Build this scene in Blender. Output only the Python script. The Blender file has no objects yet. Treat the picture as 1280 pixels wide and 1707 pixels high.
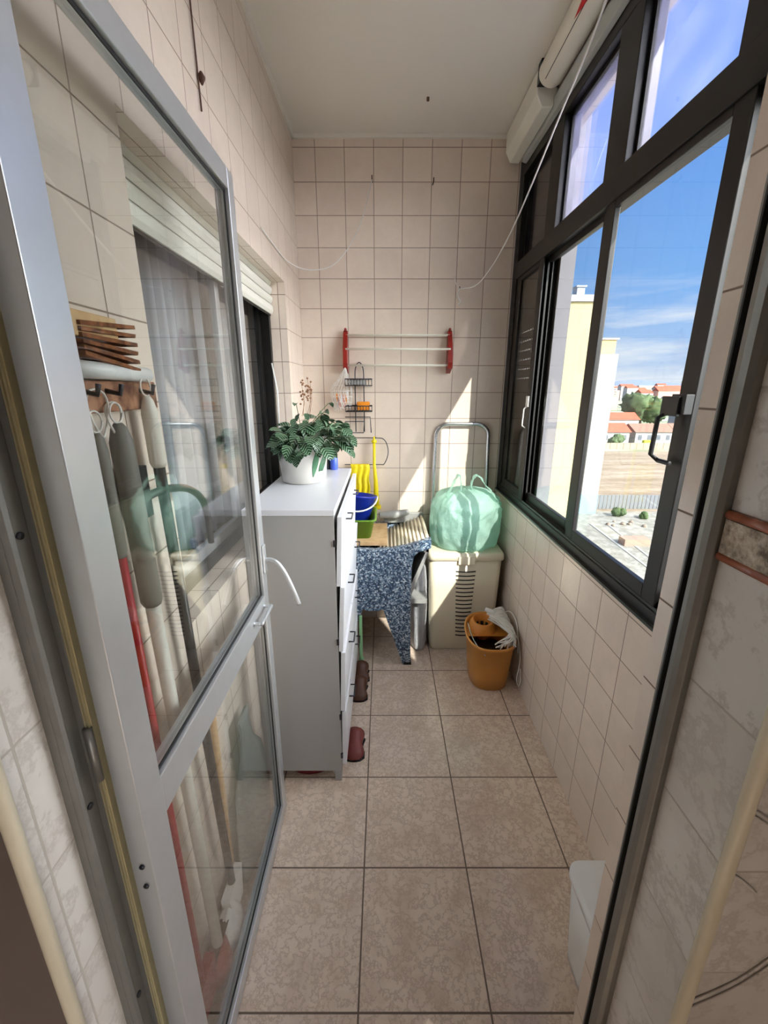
import bpy, math, random
from mathutils import Vector, Matrix, noise
R = random.Random(7)
sc = bpy.context.scene
col = sc.collection
pi = math.pi
def S(r, g, b):
    def q(c):
        c /= 255.0
        return c/12.92 if c <= .04045 else ((c+.055)/1.055)**2.4
    return (q(r), q(g), q(b), 1.0)

# ------------------------------------------------------------------ materials
def newmat(name):
    m = bpy.data.materials.new(name); m.use_nodes = True
    nt = m.node_tree; nt.nodes.clear()
    out = nt.nodes.new('ShaderNodeOutputMaterial')
    return m, nt, out
def N(nt, t, **kw):
    n = nt.nodes.new(t)
    for k, v in kw.items(): setattr(n, k, v)
    return n
def M_(nt, op, a, b=None, c=None):
    n = nt.nodes.new('ShaderNodeMath'); n.operation = op
    for i, x in enumerate((a, b, c)):
        if x is None: continue
        if isinstance(x, (int, float)): n.inputs[i].default_value = x
        else: nt.links.new(x, n.inputs[i])
    return n.outputs[0]
def mixc(nt, fac, a, b):
    n = nt.nodes.new('ShaderNodeMix'); n.data_type = 'RGBA'
    for s, x in ((n.inputs[0], fac), (n.inputs[6], a), (n.inputs[7], b)):
        if isinstance(x, (int, float, tuple)): s.default_value = x
        else: nt.links.new(x, s)
    return n.outputs[2]
def ramp(nt, fac, stops):
    n = nt.nodes.new('ShaderNodeValToRGB'); e = n.color_ramp.elements
    while len(e) < len(stops): e.new(.5)
    for i, (p, c) in enumerate(stops): e[i].position = p; e[i].color = c
    nt.links.new(fac, n.inputs[0]); return n.outputs[0]
def noise_t(nt, vec, scale, detail=3, rough=.5):
    n = nt.nodes.new('ShaderNodeTexNoise'); n.inputs['Scale'].default_value = scale
    n.inputs['Detail'].default_value = detail; n.inputs['Roughness'].default_value = rough
    if vec is not None: nt.links.new(vec, n.inputs['Vector'])
    return n.outputs[0]
def pos(nt):
    return N(nt, 'ShaderNodeNewGeometry').outputs['Position']
def bump(nt, h, strength=.3, dist=.002):
    b = N(nt, 'ShaderNodeBump'); b.inputs['Strength'].default_value = strength; b.inputs['Distance'].default_value = dist
    nt.links.new(h, b.inputs['Height']); return b.outputs[0]

def simple(name, c, rough=.5, metal=0, var=.08, nscale=20, bumpy=0, spec=.5, trans=0, coat=0):
    m, nt, out = newmat(name)
    p = N(nt, 'ShaderNodeBsdfPrincipled')
    tc = N(nt, 'ShaderNodeTexCoord')
    n = noise_t(nt, tc.outputs['Object'], nscale)
    a = tuple(min(1, x*(1-var)) for x in c[:3])+(1,); b = tuple(min(1, x*(1+var)) for x in c[:3])+(1,)
    nt.links.new(mixc(nt, n, a, b), p.inputs['Base Color'])
    p.inputs['Roughness'].default_value = rough; p.inputs['Metallic'].default_value = metal
    p.inputs['Specular IOR Level'].default_value = spec; p.inputs['Coat Weight'].default_value = coat
    if bumpy: nt.links.new(bump(nt, n, bumpy), p.inputs['Normal'])
    if trans:
        t = N(nt, 'ShaderNodeBsdfTranslucent'); t.inputs[0].default_value = c
        mx = N(nt, 'ShaderNodeMixShader'); mx.inputs[0].default_value = trans
        nt.links.new(p.outputs[0], mx.inputs[1]); nt.links.new(t.outputs[0], mx.inputs[2]); nt.links.new(mx.outputs[0], out.inputs[0])
    else: nt.links.new(p.outputs[0], out.inputs[0])
    return m

def tile_mat(name, pitch, off, color, grout, gw=.003, rough=.25, var=.05, marble=None, mscale=4, axes=(1, 1, 1), wav=.25):
    """square tiles laid in world space; joints run on every axis lying in the face"""
    m, nt, out = newmat(name)
    p = N(nt, 'ShaderNodeBsdfPrincipled')
    g = N(nt, 'ShaderNodeNewGeometry')
    sp = N(nt, 'ShaderNodeSeparateXYZ'); nt.links.new(g.outputs['Position'], sp.inputs[0])
    sn = N(nt, 'ShaderNodeSeparateXYZ'); nt.links.new(g.outputs['True Normal'], sn.inputs[0])
    msk = None; cells = []
    for i in range(3):
        if isinstance(pitch, tuple): pt = pitch[i]
        else: pt = pitch
        q = M_(nt, 'DIVIDE', M_(nt, 'SUBTRACT', sp.outputs[i], off[i]), pt)
        cells.append(M_(nt, 'FLOOR', q))
        if not axes[i]: continue
        fr = M_(nt, 'ABSOLUTE', M_(nt, 'SUBTRACT', M_(nt, 'FRACT', q), .5))
        d = M_(nt, 'MULTIPLY', M_(nt, 'SUBTRACT', .5, fr), pt)      # distance to joint
        ln = N(nt, 'ShaderNodeMapRange'); ln.interpolation_type = 'SMOOTHSTEP'
        nt.links.new(d, ln.inputs[0]); ln.inputs[1].default_value = gw*.35; ln.inputs[2].default_value = gw*.75
        ln.inputs[3].default_value = 1; ln.inputs[4].default_value = 0
        ok = M_(nt, 'LESS_THAN', M_(nt, 'ABSOLUTE', sn.outputs[i]), .5)
        v = M_(nt, 'MULTIPLY', ln.outputs[0], ok)
        msk = v if msk is None else M_(nt, 'MAXIMUM', msk, v)
    cv = N(nt, 'ShaderNodeCombineXYZ')
    for i in range(3): nt.links.new(cells[i], cv.inputs[i])
    wn = N(nt, 'ShaderNodeTexWhiteNoise'); nt.links.new(cv.outputs[0], wn.inputs[0])
    a = tuple(min(1, x*(1-var)) for x in color[:3])+(1,); b = tuple(min(1, x*(1+var)) for x in color[:3])+(1,)
    c = mixc(nt, wn.outputs[0], a, b)
    # offset pattern per tile so veins break at joints
    vadd = N(nt, 'ShaderNodeVectorMath'); vadd.operation = 'ADD'
    vs = N(nt, 'ShaderNodeVectorMath'); vs.operation = 'SCALE'; vs.inputs[3].default_value = 7.0
    nt.links.new(wn.outputs[1], vs.inputs[0]); nt.links.new(g.outputs['Position'], vadd.inputs[0]); nt.links.new(vs.outputs[0], vadd.inputs[1])
    n1 = noise_t(nt, vadd.outputs[0], 1.3*mscale, 5, .6)
    if marble:
        n2 = noise_t(nt, vadd.outputs[0], mscale*3.2, 8, .68)
        vein = M_(nt, 'ABSOLUTE', M_(nt, 'SUBTRACT', n2, .5))
        vr = N(nt, 'ShaderNodeMapRange'); nt.links.new(vein, vr.inputs[0]); vr.inputs[1].default_value = 0; vr.inputs[2].default_value = .045
        vr.inputs[3].default_value = marble[2]; vr.inputs[4].default_value = 0
        c = mixc(nt, vr.outputs[0], c, marble[0])
        bl = N(nt, 'ShaderNodeMapRange'); nt.links.new(n1, bl.inputs[0]); bl.inputs[1].default_value = .45; bl.inputs[2].default_value = .7; bl.inputs[3].default_value = 0; bl.inputs[4].default_value = marble[3]
        c = mixc(nt, bl.outputs[0], c, marble[1])
    c = mixc(nt, msk, c, grout)
    nt.links.new(c, p.inputs['Base Color'])
    rr = N(nt, 'ShaderNodeMapRange'); nt.links.new(msk, rr.inputs[0]); rr.inputs[3].default_value = rough; rr.inputs[4].default_value = .8
    nt.links.new(rr.outputs[0], p.inputs['Roughness'])
    hgt = M_(nt, 'ADD', M_(nt, 'MULTIPLY', msk, -1.0), M_(nt, 'MULTIPLY', noise_t(nt, g.outputs['Position'], 9, 2), wav))
    nt.links.new(bump(nt, hgt, .5, .0012), p.inputs['Normal'])
    nt.links.new(p.outputs[0], out.inputs[0])
    return m

def glass_mat(name, tint=(1, 1, 1, 1), dust=0, rough=0.0, dcol=(.75, .78, .9, 1), frost=0, f0=.04):
    m, nt, out = newmat(name)
    t = N(nt, 'ShaderNodeBsdfTransparent'); t.inputs[0].default_value = tint
    gl = N(nt, 'ShaderNodeBsdfGlossy'); gl.inputs['Roughness'].default_value = rough
    if frost:
        rf = N(nt, 'ShaderNodeBsdfRefraction'); rf.inputs['Color'].default_value = tint; rf.inputs['IOR'].default_value = 1.01; rf.inputs['Roughness'].default_value = .12
        mf = N(nt, 'ShaderNodeMixShader'); mf.inputs[0].default_value = frost; nt.links.new(t.outputs[0], mf.inputs[1]); nt.links.new(rf.outputs[0], mf.inputs[2]); t = mf
    g_ = N(nt, 'ShaderNodeNewGeometry'); dp = N(nt, 'ShaderNodeVectorMath'); dp.operation = 'DOT_PRODUCT'
    nt.links.new(g_.outputs['Incoming'], dp.inputs[0]); nt.links.new(g_.outputs['Normal'], dp.inputs[1])
    co_ = M_(nt, 'SUBTRACT', 1.0, M_(nt, 'ABSOLUTE', dp.outputs['Value']))
    fr = M_(nt, 'MULTIPLY_ADD', M_(nt, 'POWER', co_, 5.0), 1-f0, f0)
    mx = N(nt, 'ShaderNodeMixShader'); nt.links.new(fr, mx.inputs[0]); nt.links.new(t.outputs[0], mx.inputs[1]); nt.links.new(gl.outputs[0], mx.inputs[2])
    o = mx.outputs[0]
    if dust:
        d = N(nt, 'ShaderNodeBsdfTranslucent'); d.inputs[0].default_value = dcol
        n = noise_t(nt, pos(nt), 7, 6, .65)
        rg = N(nt, 'ShaderNodeMapRange'); nt.links.new(n, rg.inputs[0]); rg.inputs[1].default_value = .3; rg.inputs[2].default_value = .75
        rg.inputs[3].default_value = dust*.5; rg.inputs[4].default_value = dust*1.4
        m2 = N(nt, 'ShaderNodeMixShader'); nt.links.new(rg.outputs[0], m2.inputs[0]); nt.links.new(o, m2.inputs[1]); nt.links.new(d.outputs[0], m2.inputs[2]); o = m2.outputs[0]
    nt.links.new(o, out.inputs[0]); return m

def fabric_strip(name, c1, c2, scale=60):
    m, nt, out = newmat(name)
    p = N(nt, 'ShaderNodeBsdfPrincipled'); p.inputs['Roughness'].default_value = .9
    tc = N(nt, 'ShaderNodeTexCoord'); n = noise_t(nt, tc.outputs['Object'], scale, 4)
    nt.links.new(ramp(nt, n, [(.35, c1), (.65, c2)]), p.inputs['Base Color'])
    nt.links.new(p.outputs[0], out.inputs[0]); return m

TP = .147
wall_tile = tile_mat('pink_wall_tile', TP, (-.346, 2.528, 1.903), S(226, 211, 196), S(140, 120, 105), gw=.0028, rough=.16, var=.03, marble=(S(205, 182, 168), S(214, 196, 184), .10, .5), mscale=5)
floor_tile = tile_mat('beige_floor_tile', .33, (-.064, .650, 0), S(228, 209, 191), S(112, 95, 80), gw=.0042, rough=.15, var=.035,
                      marble=(S(160, 130, 108), S(200, 176, 156), .5, .7), mscale=10, wav=.05)
kit_tile = tile_mat('white_marble_tile', .2, (.44, .39, .29), S(214, 209, 203), S(176, 168, 158), gw=.003, rough=.12, var=.02,
                    marble=(S(150, 140, 130), S(196, 188, 180), .4, .7), mscale=3)
plaster = simple('ceiling_paint', S(228, 223, 213), .8, var=.04, nscale=3, bumpy=.1)
concrete = simple('render_grey', S(98, 98, 104), .9, var=.15, nscale=12, bumpy=.3)
alu = simple('aluminium', S(206, 209, 212), .32, .7, .05, 30)
alu_dark = simple('weathered_aluminium', S(128, 126, 122), .42, .6, .12, 40)
bronze = simple('dark_bronze_aluminium', S(15, 12, 11), .40, .1, .1, 20)
bronze2 = simple('bronze_reflection', S(78, 82, 78), .3, .6, .1, 20)  # dark bronze lightened to greenish grey, painting the reflection on the rails
gasket = simple('black_rubber', S(16, 16, 16), .6)
brass = simple('brass_seal', S(190, 180, 146), .45, .5, .15, 50)
cream_trim = simple('cream_trim', S(214, 204, 180), .3)
terracotta = simple('terracotta_glaze', S(150, 86, 62), .25, var=.25, nscale=80)
glass = glass_mat('clear_glass', (.97, .985, .98, 1), f0=.10)
glass_dusty = glass_mat('dusty_glass', (.95, .96, 1, 1), .055, .0, (.5, .5, .85, 1), .7)
glass_d2 = glass_mat('window_glass', (.97, .99, .99, 1))
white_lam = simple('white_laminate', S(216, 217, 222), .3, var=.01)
white_lam_dim = simple('white_laminate_shaded', S(160, 158, 155), .4, var=.01)  # white laminate greyed down: shade on the cabinet side put into the colour
white_pl = simple('white_plastic', S(232, 232, 230), .35, var=.02)
cream_pl = simple('cream_plastic', S(228, 220, 196), .38, var=.02)
dark_slot = simple('dark_slot', S(40, 34, 28), .8)
steel_dark = simple('dark_steel', S(60, 60, 66), .35, .8)
chrome = simple('polished_aluminium', S(205, 208, 212), .18, .9, .03)
black_pl = simple('black_plastic', S(20, 20, 22), .4)
mop_or = simple('orange_tan_plastic', S(206, 142, 66), .36, var=.04)
mop_dk = simple('orange_plastic_inside', S(205, 132, 52), .5, var=.04)
dirty_w = simple('dirty_water_cloth', S(90, 72, 50), .7, var=.3, nscale=30)
string_w = simple('white_cotton', S(226, 222, 216), .9, var=.06, nscale=200)
red_pl = simple('dark_red_plastic', S(140, 32, 22), .35, var=.1)
rod_w = simple('cream_rod', S(222, 220, 205), .35)
yellow = simple('yellow_rubber', S(236, 214, 20), .45, var=.12, nscale=60)
blue_pl = simple('deep_blue_plastic', S(22, 42, 150), .3)
green_pl = simple('olive_green_plastic', S(104, 146, 40), .35)
blue_lt = simple('blue_bottle', S(70, 96, 200), .3)
orange_sp = simple('orange_sponge', S(226, 138, 30), .9, var=.15, nscale=120, bumpy=.3)
wood = fabric_strip('worn_wood', S(92, 54, 38), S(176, 128, 98), 38)
wood_lt = fabric_strip('light_wood', S(196, 158, 112), S(216, 182, 136), 25)
rust = fabric_strip('rust_brown_cloth', S(92, 50, 26), S(150, 92, 52), 60)
grey_grip = simple('grey_grip', S(120, 116, 108), .6, var=.12)
pole_w = simple('pale_pole', S(214, 208, 196), .4)
red_pole = simple('red_pole', S(170, 28, 34), .4)
brown_sh = simple('brown_leather', S(84, 52, 38), .5, var=.2, nscale=40)
maroon_sh = simple('maroon_leather', S(120, 56, 52), .5, var=.2, nscale=40)
darkred = simple('dark_red_cloth', S(110, 20, 22), .8)
curtain_m = simple('sheer_curtain', S(178, 180, 190), .9, var=.15, nscale=8, trans=.25)
shutter_m = simple('cream_shutter', S(226, 224, 212), .45, var=.03)
shutter_dk = simple('brown_shutter', S(62, 48, 38), .5)
kit_dark = simple('dark_brown_kitchen', S(88, 76, 68), .5, var=.1)  # dark tone put on unseen kitchen walls to cut bounce onto the right jamb
dark_room = simple('room_paint', S(120, 112, 100), .9)
paper_w = simple('roll_white', S(226, 221, 206), .45, var=.02)
red_mark = simple('red_print', S(190, 30, 30), .5)
soil = simple('potting_soil', S(40, 28, 20), .95, var=.4, nscale=80)
stem_m = simple('stem_green', S(70, 90, 50), .6)
dry_m = simple('dry_flower', S(140, 100, 70), .8, var=.3, nscale=100)
ceramic = simple('white_ceramic', S(216, 212, 206), .12, var=.02, coat=.4)
decal_g = simple('leaf_print', S(96, 142, 110), .2, var=.15, nscale=60)
mintstrip = simple('pale_green_plastic', S(160, 214, 160), .4, trans=.3)

def speckle(name):
    m, nt, out = newmat(name)
    p = N(nt, 'ShaderNodeBsdfPrincipled'); p.inputs['Roughness'].default_value = .35
    v = N(nt, 'ShaderNodeTexVoronoi'); v.inputs['Scale'].default_value = 140; v.feature = 'F1'
    nt.links.new(pos(nt), v.inputs['Vector'])
    sx = N(nt, 'ShaderNodeSeparateColor'); nt.links.new(v.outputs['Color'], sx.inputs[0])
    c = ramp(nt, sx.outputs[0], [(0, S(28, 44, 66)), (.42, S(52, 76, 104)), (.58, S(96, 120, 142)), (.8, S(146, 164, 178)), (1, S(206, 214, 220))])
    nt.links.new(c, p.inputs['Base Color']); nt.links.new(p.outputs[0], out.inputs[0]); return m
stone = speckle('blue_speckled_terrazzo')
ribstone = simple('cream_stone', S(216, 206, 182), .5, var=.08, nscale=40)
greystone = simple('grey_stone', S(150, 150, 148), .5, var=.15, nscale=60)

def bag_mat(name, c, trans=.45, clear=.22):
    m, nt, out = newmat(name)
    tc = N(nt, 'ShaderNodeTexCoord')
    n = noise_t(nt, tc.outputs['Object'], 22, 6, .7); n2 = noise_t(nt, tc.outputs['Object'], 9, 3)
    d = N(nt, 'ShaderNodeBsdfPrincipled'); d.inputs['Roughness'].default_value = .28
    dk = tuple(x*.9 for x in c[:3])+(1,)
    cc = ramp(nt, n2, [(.35, dk), (.6, c)])
    nt.links.new(cc, d.inputs['Base Color']); b = bump(nt, n, .9, .012); nt.links.new(b, d.inputs['Normal'])
    t = N(nt, 'ShaderNodeBsdfTranslucent'); nt.links.new(cc, t.inputs[0]); nt.links.new(b, t.inputs['Normal'])
    m1 = N(nt, 'ShaderNodeMixShader'); m1.inputs[0].default_value = trans
    nt.links.new(d.outputs[0], m1.inputs[1]); nt.links.new(t.outputs[0], m1.inputs[2])
    tr = N(nt, 'ShaderNodeBsdfTransparent'); tr.inputs[0].default_value = (.85, 1, .93, 1)
    m2 = N(nt, 'ShaderNodeMixShader'); m2.inputs[0].default_value = clear
    nt.links.new(m1.outputs[0], m2.inputs[1]); nt.links.new(tr.outputs[0], m2.inputs[2]); nt.links.new(m2.outputs[0], out.inputs[0])
    return m
bag_mint = bag_mat('mint_green_bag', S(208, 246, 232), .5, .2)
bag_white = bag_mat('white_sack', S(226, 228, 234), .3, .0)
bag_clear = bag_mat('grey_clear_bag', S(190, 190, 186), .3, .35)

def leaf_mat():
    m, nt, out = newmat('striped_leaf')
    p = N(nt, 'ShaderNodeBsdfPrincipled'); p.inputs['Roughness'].default_value = .35
    uv = N(nt, 'ShaderNodeUVMap'); s = N(nt, 'ShaderNodeSeparateXYZ'); nt.links.new(uv.outputs[0], s.inputs[0])
    a = M_(nt, 'ABSOLUTE', M_(nt, 'SUBTRACT', s.outputs[0], .5))
    w = M_(nt, 'SINE', M_(nt, 'ADD', M_(nt, 'MULTIPLY', s.outputs[1], 34), M_(nt, 'MULTIPLY', a, -26)))
    r = ramp(nt, M_(nt, 'MULTIPLY_ADD', w, .5, .5), [(.45, S(22, 52, 30)), (.78, S(48, 88, 56)), (.95, S(150, 182, 150))])
    nt.links.new(r, p.inputs['Base Color']); nt.links.new(p.outputs[0], out.inputs[0]); return m
leafm = leaf_mat()
leafy = simple('tree_foliage', S(66, 86, 50), .9, var=.4, nscale=1.5, bumpy=.5)
bark = simple('bark', S(90, 74, 56), .9)

def field_mat():
    m, nt, out = newmat('dry_field')
    p = N(nt, 'ShaderNodeBsdfPrincipled'); p.inputs['Roughness'].default_value = .95
    g = pos(nt)
    mp = N(nt, 'ShaderNodeMapping'); mp.inputs['Scale'].default_value = (.05, .3, 1); mp.inputs['Rotation'].default_value = (0, 0, .12); nt.links.new(g, mp.inputs[0])
    n = noise_t(nt, mp.outputs[0], 1.2, 7, .7); n2 = noise_t(nt, g, .9, 6, .7)
    c = ramp(nt, n, [(.36, S(102, 84, 64)), (.5, S(128, 110, 88)), (.62, S(146, 136, 118))])
    c2 = ramp(nt, n2, [(.4, S(112, 94, 70)), (.62, S(148, 138, 118))])
    c = mixc(nt, .35, c, c2)
    # far land: muted green
    sx = N(nt, 'ShaderNodeSeparateXYZ'); nt.links.new(g, sx.inputs[0])
    far = N(nt, 'ShaderNodeMapRange'); nt.links.new(sx.outputs[1], far.inputs[0]); far.inputs[1].default_value = 122; far.inputs[2].default_value = 126
    nf = noise_t(nt, g, .05, 4)
    c = mixc(nt, far.outputs[0], c, ramp(nt, nf, [(.4, S(110, 122, 90)), (.6, S(170, 166, 150))]))
    near = N(nt, 'ShaderNodeMapRange'); nt.links.new(sx.outputs[1], near.inputs[0]); near.inputs[1].default_value = 60; near.inputs[2].default_value = 62; near.inputs[3].default_value = 1; near.inputs[4].default_value = 0
    c = mixc(nt, near.outputs[0], c, ramp(nt, n2, [(.42, S(114, 112, 102)), (.6, S(142, 140, 132))]))
    nt.links.new(c, p.inputs['Base Color']); nt.links.new(p.outputs[0], out.inputs[0]); return m

# ------------------------------------------------------------------ mesh building
WL = {}
class MB:
    def __init__(s): s.v = []; s.f = []; s.mi = []; s.sm = []; s.uv = {}
    def add(s, vs, fs, m=0, sm=False, uv=None):
        o = len(s.v); s.v += [Vector(v) for v in vs]
        for f in fs:
            if uv: s.uv[len(s.f)] = [uv[i] for i in f]
            s.f.append([i+o for i in f]); s.mi.append(m); s.sm.append(sm)
        return s
    def box(s, a, b, m=0):
        x0, y0, z0 = a; x1, y1, z1 = b
        x0, x1 = sorted((x0, x1)); y0, y1 = sorted((y0, y1)); z0, z1 = sorted((z0, z1))
        return s.add([(x0,y0,z0),(x1,y0,z0),(x1,y1,z0),(x0,y1,z0),(x0,y0,z1),(x1,y0,z1),(x1,y1,z1),(x0,y1,z1)],
                     [(0,3,2,1),(4,5,6,7),(0,1,5,4),(1,2,6,5),(2,3,7,6),(3,0,4,7)], m)
    def prism(s, poly, axis, a, b, m=0):
        """poly 2-D outline in the plane normal to axis, extruded from a to b"""
        n = len(poly); vs = []
        for t in (a, b):
            for (p, q) in poly:
                vs.append({'X': (t, p, q), 'Y': (p, t, q), 'Z': (p, q, t)}[axis])
        fs = [tuple(range(n))[::-1], tuple(range(n, 2*n))]+[(i, (i+1) % n, n+(i+1) % n, n+i) for i in range(n)]
        return s.add(vs, fs, m)
    def tube(s, pts, r, n=8, m=0, close=False, cap=True):
        pts = [Vector(p) for p in pts]; k = len(pts); vs = []; prev = None
        for i, p in enumerate(pts):
            if close: t = pts[(i+1) % k]-pts[i-1]
            else: t = pts[min(i+1, k-1)]-pts[max(i-1, 0)]
            t.normalize()
            if prev is None:
                u = t.orthogonal().normalized()
            else:
                u = (prev-t*prev.dot(t)).normalized()
            prev = u; w = t.cross(u)
            rr = r[i] if isinstance(r, (list, tuple)) else r
            for j in range(n):
                a = 2*pi*j/n; vs.append(p+u*math.cos(a)*rr+w*math.sin(a)*rr)
        fs = []
        for i in range(k if close else k-1):
            for j in range(n):
                a = i*n+j; b = i*n+(j+1) % n; i2 = (i+1) % k
                fs.append((a, b, i2*n+(j+1) % n, i2*n+j))
        if not close and cap: fs += [tuple(range(n))[::-1], tuple((k-1)*n+j for j in range(n))]
        return s.add(vs, fs, m, True)
    def loft(s, rings, m=0, cap0=True, cap1=True, sm=True):
        n = len(rings[0]); vs = [p for r in rings for p in r]; fs = []
        for i in range(len(rings)-1):
            for j in range(n):
                fs.append((i*n+j, i*n+(j+1) % n, (i+1)*n+(j+1) % n, (i+1)*n+j))
        if cap0: fs.append(tuple(range(n))[::-1])
        if cap1: fs.append(tuple((len(rings)-1)*n+j for j in range(n)))
        return s.add(vs, fs, m, sm)
    def lathe(s, c, prof, n=32, m=0, cap0=True, cap1=False, sx=1, sy=1, tilt=None):
        rings = []
        for r, z in prof:
            ring = [Vector((r*math.cos(2*pi*j/n)*sx, r*math.sin(2*pi*j/n)*sy, z)) for j in range(n)]
            if tilt: ring = [tilt @ q for q in ring]
            rings.append([q+Vector(c) for q in ring])
        return s.loft(rings, m, cap0, cap1)
    def rod(s, a, b, r, n=10, m=0): return s.tube([a, b], r, n, m)
    def build(s, name, mats, parent=None, bevel=0, seg=2, solid=0, loc=None):
        if not isinstance(mats, (list, tuple)): mats = [mats]
        if loc is None:
            if parent is not None: loc = WL[parent.name].copy()
            else:
                xs = [v.x for v in s.v]; ys = [v.y for v in s.v]
                loc = Vector(((min(xs)+max(xs))/2, (min(ys)+max(ys))/2, min(v.z for v in s.v)))
        me = bpy.data.meshes.new(name)
        me.from_pydata([v-loc for v in s.v], [], s.f)
        for m in mats: me.materials.append(m)
        me.polygons.foreach_set('material_index', s.mi); me.polygons.foreach_set('use_smooth', s.sm)
        if s.uv:
            l = me.uv_layers.new(name='UVMap')
            for p in me.polygons:
                q = s.uv.get(p.index)
                if q:
                    for k, li in enumerate(p.loop_indices): l.data[li].uv = q[k]
        me.validate(); me.update()
        o = bpy.data.objects.new(name, me); col.objects.link(o)
        WL[o.name] = loc
        if parent is not None:
            o.parent = parent; o.location = loc-WL[parent.name]
        else: o.location = loc
        if bevel:
            b = o.modifiers.new('bevel', 'BEVEL'); b.width = bevel; b.segments = seg; b.limit_method = 'ANGLE'; b.angle_limit = .6
        if solid:
            q = o.modifiers.new('solid', 'SOLIDIFY'); q.thickness = solid; q.offset = 0
        return o
def thing(name, loc, label, cat, group=None):
    o = bpy.data.objects.new(name, None); col.objects.link(o); o.location = loc; o.empty_display_size = .05
    WL[o.name] = Vector(loc); tag(o, label, cat, group); return o
def tag(o, label=None, cat=None, group=None, kind=None):
    if label: o['label'] = label
    if cat: o['category'] = cat
    if group: o['group'] = group
    if kind: o['kind'] = kind
    return o
def struct(o): o['kind'] = 'structure'; return o
def rrect(cx, cy, hx, hy, r, z, k=5):
    pts = []
    for (sx, sy, a0) in ((1, 1, 0), (-1, 1, pi/2), (-1, -1, pi), (1, -1, 3*pi/2)):
        for i in range(k+1):
            a = a0+pi/2*i/k
            pts.append((cx+sx*(hx-r)+r*math.cos(a), cy+sy*(hy-r)+r*math.sin(a), z))
    return pts
def arc(c, r, a0, a1, n, plane='XZ'):
    o = []
    for i in range(n+1):
        a = a0+(a1-a0)*i/n; p, q = r*math.cos(a), r*math.sin(a)
        o.append((c[0]+p, c[1], c[2]+q) if plane == 'XZ' else ((c[0], c[1]+p, c[2]+q) if plane == 'YZ' else (c[0]+p, c[1]+q, c[2])))
    return o
def catmull(P, n=8):
    P = [Vector(p) for p in P]; P = [P[0]*2-P[1]]+P+[P[-1]*2-P[-2]]; out = []
    for i in range(1, len(P)-2):
        for k in range(n):
            t = k/n; a, b, c, d = P[i-1:i+3]
            out.append(.5*((2*b)+(c-a)*t+(2*a-5*b+4*c-d)*t*t+(3*b-a-3*c+d)*t**3))
    out.append(P[-2]); return out

# ------------------------------------------------------------------ setting
LX, RX, BY, CZ = -.4585, .69, 2.528, 2.69
struct(MB().box((-1.6, -2.7, -.12), (RX+.12, BY+.15, 0)).build('floor', floor_tile))
struct(MB().box((-1.6, -2.7, CZ), (.90, BY+.15, CZ+.15)).build('ceiling', plaster))
m = MB()   # left wall with window hole
wy0, wy1, wz0, wz1 = .885, 2.16, .95, 1.955
m.box((-.66, .50, 0), (LX, wy0, CZ)); m.box((-.66, wy1, 0), (LX, BY+.15, CZ)); m.box((-.66, wy0, 0), (LX, wy1, wz0)); m.box((-.66, wy0, wz1), (LX, wy1, CZ))
struct(m.build('wall_left', wall_tile))
struct(MB().box((LX, BY, 0), (RX, BY+.15, CZ)).build('wall_back', wall_tile))
m = MB(); m.box((RX, .606, 0), (RX+.11, BY+.15, .90)); m.box((RX, .606, 2.575), (RX+.17, BY+.15, CZ))
struct(m.build('wall_right', wall_tile))
# exterior side fin of the facade beyond the far end of the window
struct(MB().box((RX, BY+.0, -1.2), (1.02, BY+.28, 3.6)).build('wall_outside', concrete))
# doorway wall: right and left of the opening
struct(MB().box((.44, .56, 0), (.80, .606, CZ)).build('wall_front', wall_tile))
m = MB().box((.44, .39, 0), (.80, .56, CZ)); struct(m.build('wall_kitchen_right', kit_tile))
m = MB().box((-1.6, .364, 0), (-.43, .478, CZ)); struct(m.build('wall_kitchen_left', kit_tile))
struct(MB().box((-1.6, .356, 0), (-.436, .364, CZ)).build('wall_kitchen_plate', kit_dark))  # thin dark brown plate laid over the wall face left of the trim
struct(MB().box((-.66, .478, 0), (-.43, .50, CZ)).build('wall_front_left', wall_tile))
struct(MB().box((-.43, .364, 2.25), (.44, .606, CZ)).build('wall_front_lintel', wall_tile))
# kitchen behind the camera
m = MB(); kx = .80
m.box((kx, -2.7, 0), (kx+.1, .39, .15)); m.box((kx, -2.7, 1.42), (kx+.1, .39, CZ)); m.box((kx, -2.7, .15), (kx+.1, -2.6, 1.42)); m.box((kx, -.95, .15), (kx+.1, .39, 1.42))  # unseen opening, sized to throw daylight onto the doorway jambs and floor
struct(m.build('wall_kitchen_side', kit_tile))
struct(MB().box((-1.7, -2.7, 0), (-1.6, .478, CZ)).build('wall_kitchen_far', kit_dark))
m = MB(); m.box((-1.7, -2.8, 0), (kx+.1, -2.7, CZ))
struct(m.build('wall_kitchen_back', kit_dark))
# cornice line, corner trims, border
m = MB(); m.box((LX, .6, CZ-.018), (LX+.012, BY, CZ)); m.box((LX, BY-.012, CZ-.018), (RX, BY, CZ))
struct(m.build('trim_1', plaster))
struct(MB().tube([(.437, .386, 0), (.437, .386, CZ)], .009, 12).build('trim_2', cream_trim))
struct(MB().tube([(-.427, .360, 0), (-.427, .360, CZ)], .009, 12).build('trim_3', cream_trim))
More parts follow.
